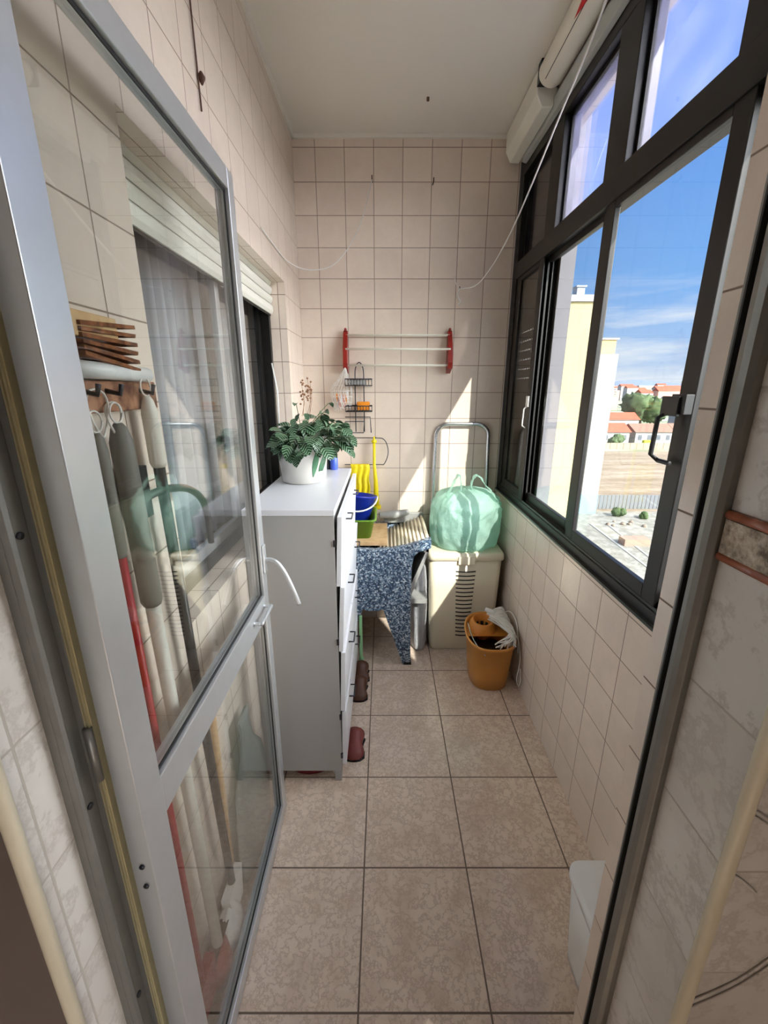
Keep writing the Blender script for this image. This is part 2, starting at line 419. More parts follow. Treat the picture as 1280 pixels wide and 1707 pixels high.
# decorative border on the kitchen-side reveal (right)
def border_mat():
    m, nt, out = newmat('marbled_relief_border'); p = N(nt, 'ShaderNodeBsdfPrincipled'); p.inputs['Roughness'].default_value = .3
    n = noise_t(nt, pos(nt), 45, 6, .7)
    nt.links.new(ramp(nt, n, [(.38, S(96, 78, 60)), (.52, S(176, 160, 138)), (.66, S(214, 204, 188))]), p.inputs['Base Color'])
    nt.links.new(bump(nt, n, .8, .006), p.inputs['Normal']); nt.links.new(p.outputs[0], out.inputs[0]); return m
bm_ = border_mat()
m = MB(); m.box((.434, .392, 1.285), (.4402, .510, 1.330), 0)
for z in (1.280, 1.336):
    m.tube([(.438, .392, z), (.438, .510, z)], .0065, 10, 1)
struct(m.build('trim_4', [bm_, terracotta]))
m = MB(); m.box((.45, .3835, 1.285), (.80, .3902, 1.330), 0)
for z in (1.280, 1.336): m.tube([(.45, .388, z), (.80, .388, z)], .0065, 10, 1)
struct(m.build('trim_5', [bm_, terracotta]))
# curved relief lines on the kitchen wall tiles to the right of the doorway
m = MB()
for cp in [[(0.442, 0.3892, 0.623), (0.487, 0.3892, 0.657), (0.521, 0.3892, 0.693), (0.569, 0.3892, 0.767)], [(0.443, 0.3892, 0.606), (0.49, 0.3892, 0.642), (0.526, 0.3892, 0.68), (0.577, 0.3892, 0.755)], [(0.436, 0.3892, 1.003), (0.456, 0.3892, 0.993), (0.491, 0.3892, 0.966)], [(0.437, 0.3892, 0.993), (0.457, 0.3892, 0.984), (0.495, 0.3892, 0.954)], [(0.444, 0.3892, 0.888), (0.46, 0.3892, 0.88), (0.488, 0.3892, 0.854)]]:
    m.tube(catmull(cp, 5), .0022, 6)
struct(m.build('trim_6', kit_tile))

# ------------------------------------------------------------------ doorway frame (fixed) and open glazed door
d = thing('door_1', (0, .53, 0), None, None); struct(d)
m = MB()
rp = [(.4405, .566), (.4405, .512), (.430, .512), (.424, .518), (.422, .527), (.424, .537), (.430, .543), (.430, .560), (.434, .566)]
m.prism([(x, y) for x, y in rp], 'Z', .0, 2.25); m.build('frame_right', alu_dark, d, .001)
m = MB(); m.box((.4225, .5445, 0), (.4302, .5475, 2.25)); m.build('gasket', gasket, d)
m = MB()
m.box((-.43, .432, 0), (-.418, .478, 2.25)); m.box((-.418, .432, 0), (-.409, .440, 2.25)); m.box((-.418, .468, 0), (-.409, .474, 2.25))
m.build('frame_left', alu_dark, d, .0008)
m = MB()
for z in (.45, .78, 1.33, 1.9): m.lathe((-.409, .471, z), [(.0001, 0), (.001, 0)], 8)
m = MB(); m.box((-.4085, .470, 0), (-.3995, .500, 2.2)); m.box((-.4075, .467, 0), (-.4055, .470, 2.2)); m.box((-.403, .467, 0), (-.401, .470, 2.2)); m.build('seal_strip', brass, d)
m = MB()
for z in (1.327, .92, .5): m.tube([(-.4185, .455, z), (-.4155, .455, z)], .0045, 12)
m.build('screws', steel_dark, d)
m = MB(); m.box((-.43, .50, 2.215), (.44, .56, 2.25)); m.build('frame_head', alu_dark, d)

# leaf
leaf = thing('door_2', (-.375, .472, .004), None, None); struct(leaf)
x0, x1 = -.393, -.360; y0, y1 = .472, 1.186; sw = .056; zt = 1.975
def rail(mb, a, b): mb.box(a, b)
m = MB(); m.box((x0, y0, .004), (x1, y0+.058, zt)); m.build('hinge_stile', alu, leaf, .0015)
m = MB(); m.box((x0, y1-.04, .004), (x1, y1, zt)); m.build('lock_stile', alu, leaf, .0015)
m = MB(); m.box((x0, y0+.058, zt-.045), (x1, y1-.04, zt)); m.build('top_rail', alu, leaf, .0015)
m = MB(); m.box((x0, y0+.058, .004), (x1, y1-.04, .055)); m.build('bottom_rail', alu, leaf, .0015)
m = MB(); m.box((x0, y0+.058, .815), (x1, y1-.04, .888)); m.build('middle_rail', alu, leaf, .0015)
m = MB()
for (za, zb) in ((.055, .815), (.888, zt-.045)):
    ya, yb = y0+.058, y1-.04; w = .006
    for (a, b) in (((ya, za), (yb, za+w)), ((ya, zb-w), (yb, zb)), ((ya, za), (ya+w, zb)), ((yb-w, za), (yb, zb))):
        m.box((-.371, a[0], a[1]), (-.3685, b[0], b[1]))
m.build('glazing_gasket', gasket, leaf)
MB().box((-.3785, y0+.056, .886), (-.3745, y1-.038, zt-.043)).build('upper_pane', glass, leaf)
MB().box((-.3785, y0+.056, .053), (-.3745, y1-.038, .817)).build('lower_pane', glass, leaf)
m = MB(); m.box((-.36, 1.153, .955), (-.353, 1.176, 1.045))
hn = m.build('handle_plate', alu, leaf, .003)
m = MB(); m.tube(catmull([(-.357, 1.166, .996), (-.340, 1.166, .997), (-.318, 1.166, .985), (-.295, 1.166, .945), (-.272, 1.166, .882), (-.262, 1.166, .848)], 6), .0068, 10)
lv = m.build('lever_handle', alu, hn)
m = MB(); m.tube(catmull([(-.36, 1.03, .862), (-.34, 1.03, .862), (-.338, 1.035, .862), (-.338, 1.125, .862), (-.34, 1.13, .862), (-.36, 1.13, .862)], 4), .0055, 8)
m.build('pull_bar', alu, leaf)
m = MB()
for z in (.775, .733): m.tube([(-.376, .4725, z), (-.376, .4695, z)], .0042, 10)
m.build('screws', steel_dark, leaf)
m = MB()
for z in (.3, 1.0, 1.7): m.tube([(-.404, .466, z-.045), (-.404, .466, z+.045)], .006, 10)
m.build('hinge', alu_dark, leaf)

# ------------------------------------------------------------------ right window
w = thing('window_1', (.73, 1.57, .90), None, None); struct(w)
m = MB(); fx0, fx1 = .695, .775
m.box((fx0, .606, .90), (fx1, BY, .932)); m.box((fx0, .606, 2.50), (fx1, BY, 2.575)); m.box((fx0, .606, .932), (fx1, .65, 2.5)); m.box((fx0, 2.47, .932), (fx1, BY, 2.5))
m.box((fx0, .65, 2.035), (fx1, 2.47, 2.115))
for (a, b) in ((1.46, 1.585), (1.985, 2.10), (.93, 1.05)): m.box((fx0+.002, a, 2.115), (fx1-.012, b, 2.5))
m.box((fx0+.002, 2.075, .932), (fx1, 2.12, 2.035))
m.build('outer_frame', bronze, w, .002)
m = MB()
for x in (.700, .722, .744): m.box((x, .65, .932), (x+.004, 2.47, .94))
m.box((.683, .606, .893), (.700, BY, .902))
m.build('bottom_track', bronze2, w)
def sash(name, x, a, b, za, zb, st=.055, br=.045, gm=glass_d2, mt=bronze):
    m = MB(); m.box((x, a, za), (x+.018, a+st, zb)); m.box((x, b-st, za), (x+.018, b, zb)); m.box((x, a+st, za), (x+.018, b-st, za+br)); m.box((x, a+st, zb-.03), (x+.018, b-st, zb))
    s_ = m.build(name, mt, w, .002)
    MB().box((x+.007, a+st-.003, za+br-.003), (x+.011, b-st+.003, zb-.027)).build('pane', gm, s_)
    return s_
sC = sash('sliding_sash', .702, .985, 1.545, .935, 2.045)
sN = sash('sliding_sash', .724, .62, 1.03, .935, 2.045)
sD = sash('sliding_sash', .724, 1.545, 2.135, .935, 2.045, st=.06)
sE = sash('sliding_sash', .702, 2.075, 2.475, .935, 2.045, st=.07)
for (a, b) in ((.65, .93), (1.05, 1.46), (1.585, 1.985), (2.10, 2.47)):
    m = MB(); 
    m.box((.722, a, 2.115), (.742, a+.014, 2.5)); m.box((.722, b-.014, 2.115), (.742, b, 2.5)); m.box((.722, a, 2.115), (.742, b, 2.129)); m.box((.722, a, 2.486), (.742, b, 2.5))
    q = m.build('fixed_light', bronze, w)
    MB().box((.729, a+.012, 2.127), (.733, b-.012, 2.488)).build('pane', glass_dusty, q)
m = MB(); m.box((.682, .985, 1.43), (.702, 1.035, 1.475)); m.box((.676, 1.0, 1.425), (.684, 1.06, 1.47))
m.tube([(.684, 1.045, 1.43), (.668, 1.05, 1.42), (.667, 1.052, 1.33), (.684, 1.045, 1.315), (.684, 1.0, 1.315)], .006, 8)
m.build('pull_handle', black_pl, sC, .003)
m = MB(); m.box((.690, 2.085, 1.40), (.702, 2.12, 1.45)); 
m.tube([(.690, 2.10, 1.40), (.680, 2.105, 1.39), (.680, 2.112, 1.31), (.692, 2.10, 1.30)], .0035, 8)
m.build('white_latch', white_pl, sE, .002)
# brown roller shutter behind the far section, pierced slots
m = MB(); ya, yb = 2.10, 2.48
z = .93; k = 0
while z < 2.5:
    zt_ = z+.0405
    m.prism([(.748, z), (.754, z+.002), (.758, z+.02), (.754, zt_-.002), (.748, zt_)], 'Y', ya, yb)
    gap = (1.50 < zt_ < 1.78)
    if gap:
        zz = zt_
        n = 11
        for i in range(n+1): m.box((.749, ya+(yb-ya)*i/n-.008, zz-.001), (.753, ya+(yb-ya)*i/n+.008, zz+.0075))
    else: m.box((.749, ya, zt_-.001), (.753, yb, zt_+.008))
    z += .047
m.build('roller_shutter', shutter_dk, w)
m = MB(); m.box((.744, 2.075, .935), (.772, 2.102, 2.5)); m.build('shutter_guide', bronze, w)

# ------------------------------------------------------------------ left window
w2 = thing('window_2', (-.56, 1.52, .95), None, None); struct(w2)
m = MB(); m.box((-.60, wy0, .95), (-.535, wy0+.03, wz1)); m.box((-.60, wy1-.03, .95), (-.535, wy1, wz1)); m.box((-.60, wy0, .95), (-.535, wy1, .985)); m.box((-.60, wy0, 1.90), (-.535, wy1, wz1))
m.build('outer_frame', bronze, w2)
for (a, b, x) in ((wy0+.03, 1.55, -.57), (1.50, wy1-.03, -.595)):
    m = MB(); st = .035
    m.box((x, a, .985), (x+.02, a+st, 1.90)); m.box((x, b-st, .985), (x+.02, b, 1.90)); m.box((x, a, .985), (x+.02, b, 1.02)); m.box((x, a, 1.87), (x+.02, b, 1.90))
    q = m.build('sliding_sash', bronze if a > 1 else alu, w2, .001)
    MB().box((x+.008, a+st, 1.02), (x+.012, b-st, 1.87)).build('pane', glass, q)
m = MB(); z = 1.818
for i in range(4):
    h = .038 if i else .046
    m.prism([(-.532, z), (-.526, z), (-.518, z+.012), (-.518, z+h-.012), (-.526, z+h-.003), (-.532, z+h-.003)], 'Y', wy0+.004, wy1-.004)
    z += h
m.build('roller_shutter', shutter_m, w2)
m = MB(); m.box((-.5335, wy0+.004, 1.81), (-.532, wy1-.004, 1.955)); 
m.build('shutter_joint', dark_slot, w2)
m = MB(); m.tube([(-.528, 2.10, 1.60), (-.512, 2.105, 1.47), (-.516, 2.11, 1.30)], .004, 6); m.build('shutter_strap', white_pl, w2)
# curtain behind that window
cv = []; cf = []; ny, nz = 150, 24
for j in range(nz+1):
    for i in range(ny+1):
        y = .92+(2.13-.92)*i/ny; zz = .97+(1.94-.97)*j/nz
        a = math.sin(i*.62+math.sin(i*.13)*2.2); cv.append((-.66+.022*a+.006*math.sin(i*1.9+j*.2), y, zz))
for j in range(nz):
    for i in range(ny): q = j*(ny+1)+i; cf.append((q, q+1, q+ny+2, q+ny+1))
m = MB(); m.add(cv, cf, 0, True); cu = m.build('curtain', curtain_m); tag(cu, 'sheer grey-white pleated curtain hanging behind the left-hand window', 'curtain')
m = MB(); m.box((-1.6, .6, .4), (-1.55, 2.7, 2.5)); m.box((-1.6, .6, 2.45), (-.70, 2.7, 2.5)); m.box((-1.6, .6, .4), (-.70, 2.7, .45)); m.box((-1.6, .6, .45), (-.70, .65, 2.45)); m.box((-1.6, 2.65, .45), (-.70, 2.7, 2.45))
struct(m.build('wall_inner_room', dark_room))

# ------------------------------------------------------------------ shoe cabinet
cab = thing('shoe_cabinet', (-.31, 1.65, 0), 'tall white laminate shoe cabinet with tilting doors standing against the left wall', 'cabinet')
cx0, cx1, cy0, cy1, cz = LX+.003, -.162, 1.29, 2.018, 1.115
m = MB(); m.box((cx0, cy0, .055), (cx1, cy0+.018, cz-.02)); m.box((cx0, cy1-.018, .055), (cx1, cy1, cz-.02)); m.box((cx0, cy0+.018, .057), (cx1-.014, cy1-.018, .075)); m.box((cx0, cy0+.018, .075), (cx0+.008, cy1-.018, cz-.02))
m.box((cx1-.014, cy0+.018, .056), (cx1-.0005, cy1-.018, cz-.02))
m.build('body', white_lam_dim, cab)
m = MB(); m.box((cx0, cy0-.002, cz-.02), (cx1+.003, cy1, cz)); m.build('top_panel', white_lam, cab, .0015)
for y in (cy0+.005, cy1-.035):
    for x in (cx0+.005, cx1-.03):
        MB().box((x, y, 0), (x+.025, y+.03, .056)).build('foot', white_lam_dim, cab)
rows = [(.085, .33, .004), (.334, .585, .008), (.589, .84, .012), (.844, 1.090, .010)]
for (a, b) in ((cy0+.004, cy0+.362), (cy0+.367, cy1-.004)):
    for (z0, z1, tl) in rows:
        x = cx1+.001
        m = MB(); m.prism([(x, z0), (x+.016, z0), (x+.016+tl, z1), (x+tl, z1)], 'Y', a, b)
        dr = m.build('flap_door', white_lam, cab, .0012)
        yc = (a+b)/2; zc_ = z1-.05; xx = x+.016+tl*.85
        m = MB(); m.tube([(xx, yc-.035, zc_), (xx+.02, yc-.035, zc_), (xx+.02, yc+.035, zc_), (xx, yc+.035, zc_)], .003, 6)
        m.build('pull_handle', steel_dark, dr)
for z in (.99, .62, .30, .12): MB().box((cx1-.004, cy0-.004, z), (cx1+.004, cy0+.003, z+.022)).build('hinge_bracket', steel_dark, cab)

# shoes
def shoe(name, x, y, z, ang, mat, label, L_=.24, group=None, tiltz=0):
    rings = []
    prof = [(0, .030, .035), (.06, .042, .075), (.25, .036, .070), (.45, .032, .055), (.65, .042, .045), (.85, .042, .040), (.97, .026, .028), (1.0, .010, .015)]
    T = Matrix.Rotation(ang, 3, 'Z') @ Matrix.Rotation(tiltz, 3, 'Y')
    for (t, hw, h) in prof:
        ring = []
        for k in range(14):
            a = 2*pi*k/14; yy = hw*math.cos(a); zz = h*.5+h*.5*math.sin(a)
            if math.sin(a) < -.3: zz = 0
            ring.append(T @ Vector((t*L_, yy, zz))+Vector((x, y, z)))
        rings.append(ring)
    m = MB(); m.loft(rings)
    root = m.build(name, mat, None, loc=Vector((x, y, z))); tag(root, label, 'shoe', group)
    m = MB(); rr = []
    for (zz, g) in ((0.0, 1.06), (.010, 1.06)):
        out = []
        for t, hw, h in prof: out.append(T @ Vector((t*L_, hw*g, zz))+Vector((x, y, z)))
        for t, hw, h in reversed(prof): out.append(T @ Vector((t*L_, -hw*g, zz))+Vector((x, y, z)))
        rr.append(out)
    m.loft(rr, sm=False); m.build('sole', gasket, root)
    return root
shoe('shoe', -.126, 1.845, 0.0, -pi/2, brown_sh, 'dark brown leather shoe, nearer of the two on the floor by the sink', .12)
shoe('shoe', -.124, 1.965, 0.0, -pi/2+.05, brown_sh, 'brown shoe farthest back beside the cabinet, behind the darker one', .10)
shoe('shoe', -.126, 1.50, 0.0, -pi/2, maroon_sh, 'reddish maroon shoe on the floor against the near half of the cabinet doors', .12)
m = MB(); pts = []
for j in range(5):
    ring = []
    for k in range(16):
        a = 2*pi*k/16; r = (1-.18*j*j/4); ring.append((-.30+.085*math.cos(a)*r, 1.37+.05*math.sin(a)*r+.01*j, .004+.011*j))
    pts.append(ring)
m.loft(pts); s_ = m.build('slipper', darkred); tag(s_, 'dark red slipper lying in the shade under the near end of the cabinet', 'slipper')
m = MB(); m.box((-.134, 2.0, .05), (-.118, 2.026, .31)); m.box((-.14, 2.0, .0), (-.112, 2.026, .05)); o = m.build('plastic_board', mintstrip, None, .003); tag(o, 'pale green plastic strip standing between the cabinet doors and the stone sink', 'board')

# ------------------------------------------------------------------ potted plant
px, py = -.335, 1.74
pot = thing('potted_plant', (px, py, 1.115), 'potted plant with striped green leaves in a white pot on the cabinet', 'plant')
m = MB(); m.lathe((px, py, 1.115), [(.082, 0), (.092, .004), (.098, .08), (.104, .165), (.107, .168), (.107, .188), (.103, .190), (.099, .186), (.097, .15)], 40)
po = m.build('pot', ceramic, pot)
m = MB()
for (a0, zb, L_, dr) in ((-.62, .05, .10, 1), (-.25, .10, .08, -1)):
    for k in range(-3, 4):
        seg = []
        for t in range(7):
            tt = t/6; a = a0+k*.035+dr*.30*tt+k*.02*math.sin(tt*pi); z = zb+L_*tt*(1-.12*abs(k))
            r = .0935+z*.062
            seg.append((px+r*math.cos(a), py+r*math.sin(a), 1.115+z))
        m.tube(seg, .0022, 5)
for (a0, zb, L_, dr) in ((-1.0, .03, .12, .7),):
    for k in range(-4, 5):
        seg = []
        for t in range(7):
            tt = t/6; a = a0+dr*.35*tt+k*.03*math.sin(tt*pi); z = zb+L_*tt
            r = .0935+z*.062
            seg.append((px+r*math.cos(a), py+r*math.sin(a), 1.115+z))
        m.tube(seg, .0018, 5)
m.build('leaf_motif', decal_g, po)
m = MB(); m.lathe((px, py, 1.115+.15), [(.0001, .012), (.05, .01), (.097, 0)], 24, cap0=False); m.build('soil', soil, pot)
def leaf(mb, base, dirv, L_, W_, droop, roll=0):
    dirv = Vector(dirv).normalized(); side = dirv.cross(Vector((0, 0, 1)))
    if side.length < .05: side = Vector((1, 0, 0))
    side.normalize(); up = side.cross(dirv).normalized()
    side, up = side*math.cos(roll)+up*math.sin(roll), up*math.cos(roll)-side*math.sin(roll)
    vs = []; uv = []; prof = [0.0, .62, .95, 1.0, .86, .55, 0.0]; n = len(prof)
    p = Vector(base); d = dirv.copy()
    for i in range(n):
        t = i/(n-1); wd = W_*prof[i]*.5
        for s in (-1, 0, 1):
            vs.append(p+side*wd*s+up*(abs(s)*wd*.28)); uv.append((.5+.5*s*max(prof[i], .02), t))
        d = (d+Vector((0, 0, -droop))).normalized(); p = p+d*(L_/(n-1)); up = side.cross(d).normalized()
    fs = []
    for i in range(n-1):
        for s in (0, 1):
            a = i*3+s; fs.append((a, a+1, a+4, a+3))
    mb.add(vs, fs, 0, True, uv)
ml = MB(); ms = MB()
for i in range(230):
    a = R.uniform(0, 2*pi); el = R.uniform(-.15, 1.25); rr = R.uniform(.02, .07)
    top = Vector((px+rr*math.cos(a), py+rr*math.sin(a), 1.275))
    ln = R.uniform(.04, .135)*(1.15 if el < .6 else .85)
    if math.cos(a) > .3 : ln *= 1.1
    if math.cos(a) < -.3: ln = min(ln, .065)
    dv = Vector((math.cos(a)*math.cos(el), math.sin(a)*math.cos(el), math.sin(el)+.12)).normalized()
    tip = top+dv*ln+Vector((0, 0, -.02*math.cos(el)))
    tip.x = max(tip.x, -.44)
    ms.tube([top-Vector((0, 0, .02)), (top+tip)/2+Vector((0, 0, .012)), tip], .0016, 4)
    ld = Vector((math.cos(a+R.uniform(-.7, .7)), math.sin(a+R.uniform(-.7, .7)), R.uniform(-.5, .4)))
    if tip.x < -.40: ld.x = abs(ld.x)
    leaf(ml, tip, ld, R.uniform(.05, .085), R.uniform(.034, .056), R.uniform(.08, .3), R.uniform(-.6, .6))
for (dx, dy, dz) in ((.03, -.11, .0), (.075, -.085, .02), (-.03, -.115, .03), (.10, -.03, .01)):
    leaf(ml, (px+dx, py+dy, 1.30+dz), (dx*.3, dy*.3-.02, -.6), .07, .05, .12, .1)
for k in range(9):     # loose long shoots
    a = R.uniform(-1.9, 1.2); c = [Vector((px, py, 1.30))]
    dv = Vector((math.cos(a)*.9, math.sin(a)*.6, R.uniform(.1, .9))).normalized(); L_ = R.uniform(.13, .20)
    for t in (1, 2, 3): c.append(c[0]+dv*L_*t/3+Vector((0, 0, -.02*(t/3)**2)))
    for q in c: q.x = max(q.x, -.44)
    ms.tube(c, .0016, 4)
    for t in range(1, 4):
        leaf(ml, c[t], (math.cos(a)*.7, math.sin(a)+.2, R.uniform(-.4, .5)), .045, .022, .2, R.uniform(-.8, .8))
ml.build('leaves', leafm, pot); ms.build('stems', stem_m, pot)
m = MB()
for k in range(5):
    b = Vector((px+.01+R.uniform(-.03, .05), py+R.uniform(-.02, .05), 1.38)); e = b+Vector((R.uniform(-.05, .05), R.uniform(-.02, .03), R.uniform(.10, .16)))
    m.tube([b, (b+e)/2+Vector((.008, 0, 0)), e], .001, 4)
    for q in range(7):
        c = b.lerp(e, R.uniform(.5, 1))+Vector((R.uniform(-.008, .008),)*3); m.lathe(c, [(.001, -.004), (.005, 0), (.001, .004)], 6)
m.build('dried_flowers', dry_m, pot)
# bottle + small black tin behind the pot
bt = thing('spray_bottle', (-.238, 1.985, 1.115), 'small blue spray bottle standing behind the plant pot on the cabinet', 'bottle')
m = MB(); m.lathe((-.238, 1.985, 1.115), [(.017, 0), (.019, .005), (.019, .055), (.009, .07), (.008, .08)], 18, cap1=True); m.build('body', blue_lt, bt)
m = MB(); m.box((-.247, 1.965, 1.195), (-.229, 1.998, 1.213)); m.box((-.242, 1.958, 1.19), (-.234, 1.967, 1.205)); m.build('trigger_head', blue_lt, bt, .002)
m = MB(); m.lathe((-.268, 1.995, 1.115), [(.012, 0), (.0125, .004), (.0125, .05), (.009, .055)], 18, cap1=True); o = m.build('small_tin', black_pl); tag(o, 'small black tin standing left of the blue spray bottle', 'tin')

# ------------------------------------------------------------------ stone laundry sink
sk = thing('laundry_sink', (-.06, 2.28, 0), 'blue speckled stone laundry sink with ribbed washboard against the back wall', 'sink')
half = [(0, .334), (.03, .334), (.055, .345), (.158, .02), (.162, 0), (.205, 0), (.207, .02), (.202, .45), (.206, .60), (.216, .652), (.24, .674), (.30, .695), (.303, .70), (.303, .742), (.298, .748)]
topc = [(.24, .728), (.18, .708), (.10, .692), (0, .685)]
prof = [(-.06+x, z) for x, z in half+topc]+[(-.06-x, z) for x, z in reversed((half+topc)[1:-1])]
for nm, ya, yb in (('front_support', 2.022, 2.062), ('back_support', 2.46, 2.50)):
    m = MB(); m.prism(prof, 'Y', ya, yb); m.build(nm, stone, sk, .004)
m = MB()
bx0, bx1, by0, by1 = -.34, .235, 2.062, 2.46
m.box((bx0, by0, .36), (bx1, by1, .385)); m.box((bx0, by0, .385), (bx0+.03, by1, .72)); m.box((bx1-.025, by0, .66), (bx1, by1, .735)); m.prism([(.10, .36), (.13, .36), (.235, .66), (.235, .70)], 'Y', by0, by1)
m.build('basin', greystone, sk)
m = MB(); nr = 13
for i in range(nr):
    t = i/(nr-1); x = .225-.245*t; z = .742-.10*t
    m.tube([(x, by0+.004, z), (x, by1-.02, z)], .0085, 8)
m.prism([(.235, .70), (.235, .742), (-.035, .632), (-.035, .59)], 'Y', by0+.002, by1-.018)
m.build('washboard', ribstone, sk)
m = MB(); m.box((.0, by1-.025, .70), (.24, by1-.002, .765)); m.tube([(-.03, 2.40, .76), (.07, 2.415, .76), (.15, 2.43, .775)], [.02, .026, .016], 10); m.build('back_lip', greystone, sk, .006)
m = MB(); m.prism([(.17, .015), (.211, .015), (.213, -.0), (.168, 0)], 'Y', 2.02, 2.065); 
m.v = [Vector((v.x-.06, v.y, v.z)) for v in m.v]; m.build('rubber_foot', gasket, sk)
# board over basin
m = MB(); m.box((-.30, 2.075, .690), (.018, 2.40, .712)); o = m.build('wooden_board', wood_lt, None, .003); tag(o, 'light wooden board laid across the stone sink under the green tub', 'board')
# green tub
gt = MB(); c = (-.175, 2.235)
def tub(mb, cx, cy, z0, z1, hx, hy, r, flare, th, mt=0):
    rings = [rrect(cx, cy, hx*(1-flare), hy*(1-flare), r, z0), rrect(cx, cy, hx, hy, r, z1), rrect(cx, cy, hx+.010, hy+.010, r, z1), rrect(cx, cy, hx+.010, hy+.010, r, z1+.006), rrect(cx, cy, hx-th, hy-th, r, z1+.006), rrect(cx, cy, hx*(1-flare)-th, hy*(1-flare)-th, r, z0+th)]
    mb.loft(rings, mt, True, True)
tub(gt, c[0], c[1], .713, .815, .125, .13, .03, .16, .004)
o = gt.build('green_tub', green_pl); tag(o, 'olive green square plastic tub on the wooden board over the sink', 'tub')
bb = thing('blue_bucket', (-.165, 2.26, .79), 'deep blue round bucket sitting tilted in the green tub', 'bucket')
T = Matrix.Rotation(.10, 3, 'Y') @ Matrix.Rotation(-.14, 3, 'X')
m = MB(); m.lathe((-.165, 2.26, .772), [(.072, 0), (.078, .004), (.107, .14), (.112, .142), (.112, .15), (.105, .15), (.074, .008), (.001, .006)], 36, tilt=T)
m.build('bucket_body', blue_pl, bb)
m = MB(); pts = []
for i in range(17):
    a = pi*i/16; q = T @ Vector((.115*math.cos(a), -.125*math.sin(a), .145-.075*math.sin(a))); pts.append(q+Vector((-.165, 2.26, .772)))
m.tube(pts, .0045, 8); m.build('carry_handle', white_pl, bb)

# ------------------------------------------------------------------ back wall things
rk = thing('drying_rack', (.075, 2.49, 1.60), 'folding drying rack with dark red brackets and cream rods on the back wall', 'rack')
for xx in (-.212, .362):
    m = MB(); sgn = 1 if xx < 0 else -1
    m.box((xx-.006, 2.508, 1.575), (xx+.006, 2.528, 1.785)); m.prism([(2.43, 1.62), (2.44, 1.59), (2.51, 1.565), (2.52, 1.60), (2.52, 1.775), (2.505, 1.79), (2.49, 1.775), (2.445, 1.70)], 'X', xx-.012, xx+.012)
    m.lathe((xx, 2.50, 1.785), [(.008, 0), (.008, .012), (.003, .018)], 8)
    b_ = m.build('bracket', red_pl, rk, .003)
for (yy, zz) in ((2.49, 1.765), (2.445, 1.690), (2.455, 1.607)):
    MB().rod((-.21, yy, zz), (.362, yy, zz), .0055).build('rod', rod_w, rk)
# net bag of pegs hanging from the left bracket
nb = thing('peg_bag', (-.23, 2.46, 1.36), 'white stringy net bag hanging from the left red bracket of the drying rack', 'bag')
m = MB(); topp = Vector((-.212, 2.44, 1.60))
for i in range(22):
    a = 2*pi*i/22; r1 = .055+R.uniform(-.01, .012)
    p1 = Vector((-.235+r1*math.cos(a), 2.462+.03*math.sin(a), 1.47+R.uniform(-.02, .02))); p2 = Vector((-.235+.05*math.cos(a+.6), 2.462+.03*math.sin(a+.6), 1.37+R.uniform(-.01, .01)))
    m.tube(catmull([topp, topp.lerp(p1, .5)+Vector((R.uniform(-.006, .006), 0, -.01)), p1, p2], 4), .0016, 4)
for k in range(5):
    z = 1.38+k*.03; r = .057-.004*abs(k-2)
    m.tube([(-.235+r*math.cos(2*pi*j/18), 2.462+.031*math.sin(2*pi*j/18), z+.004*math.sin(j*2.1)) for j in range(18)], .0014, 4, close=True)
m.tube(arc((-.212, 2.444, 1.603), .011, 0, 2*pi, 12), .002, 5)
m.build('netting', string_w, nb)
pcols = [simple('peg_pink', S(214, 160, 150), .5), simple('peg_white', S(220, 220, 220), .5), simple('peg_orange', S(230, 150, 80), .5)]
for i in range(10):
    x = -.235+R.uniform(-.035, .035); y = 2.462+R.uniform(-.015, .015); z = 1.375+R.uniform(0, .05)
    m = MB(); m.box((x-.004, y-.006, z), (x+.004, y+.006, z+.045)); o = m.build('clothes_peg', pcols[i % 3], None)
    lab = ('pink', 'white', 'orange')[i % 3]
    tag(o, lab+' clothes peg among the pegs inside the hanging white net bag', 'clothes peg', lab+' pegs in the net bag')
# wire caddy
cd = thing('wire_caddy', (-.13, 2.50, 1.28), 'grey wire two-tier hanging caddy on the back wall beside the plant', 'rack')
m = MB()
m.tube(catmull([(-.165, 2.51, 1.50), (-.162, 2.51, 1.59), (-.14, 2.51, 1.625), (-.118, 2.51, 1.59), (-.115, 2.51, 1.50)], 6), .003, 6)
m.tube([(-.165, 2.51, 1.50), (-.165, 2.51, 1.24)], .003, 6); m.tube([(-.115, 2.51, 1.50), (-.115, 2.51, 1.24)], .003, 6)
m.build('hanger', steel_dark, cd)
for (z, h, mt) in ((1.50, .035, steel_dark), (1.36, .03, steel_dark)):
    m = MB()
    for zz in (z, z+h):
        m.tube([(-.215, 2.515, zz), (-.068, 2.515, zz), (-.068, 2.43, zz), (-.215, 2.43, zz)], .0028, 6, close=True)
    for i in range(10): 
        x = -.215+.147*i/9; m.tube([(x, 2.515, z), (x, 2.43, z), (x, 2.43, z+h)], .0018, 5)
    m.build('basket', mt, cd)
m = MB(); m.tube([(-.225, 2.50, 1.30), (-.115, 2.50, 1.30), (-.12, 2.50, 1.235), (-.215, 2.50, 1.235)], .003, 6, close=True); m.tube([(-.225, 2.50, 1.325), (-.08, 2.50, 1.325), (-.075, 2.50, 1.235)], .003, 6); m.build('towel_loop', steel_dark, cd)
m = MB(); m.loft([rrect(-.118, 2.475, .036, .022, .01, z) for z in (1.366, 1.374, 1.40, 1.412)]); o = m.build('sponge', orange_sp, None, .003); tag(o, 'orange sponge lying in the lower basket of the wire caddy', 'sponge')
m = MB(); m.loft([rrect(-.15, 2.475, .05, .02, .01, z) for z in (1.504, 1.51, 1.53)]); o = m.build('scouring_pad', greystone, None, .003); tag(o, 'grey scouring pad in the upper basket of the wire caddy', 'scouring pad')
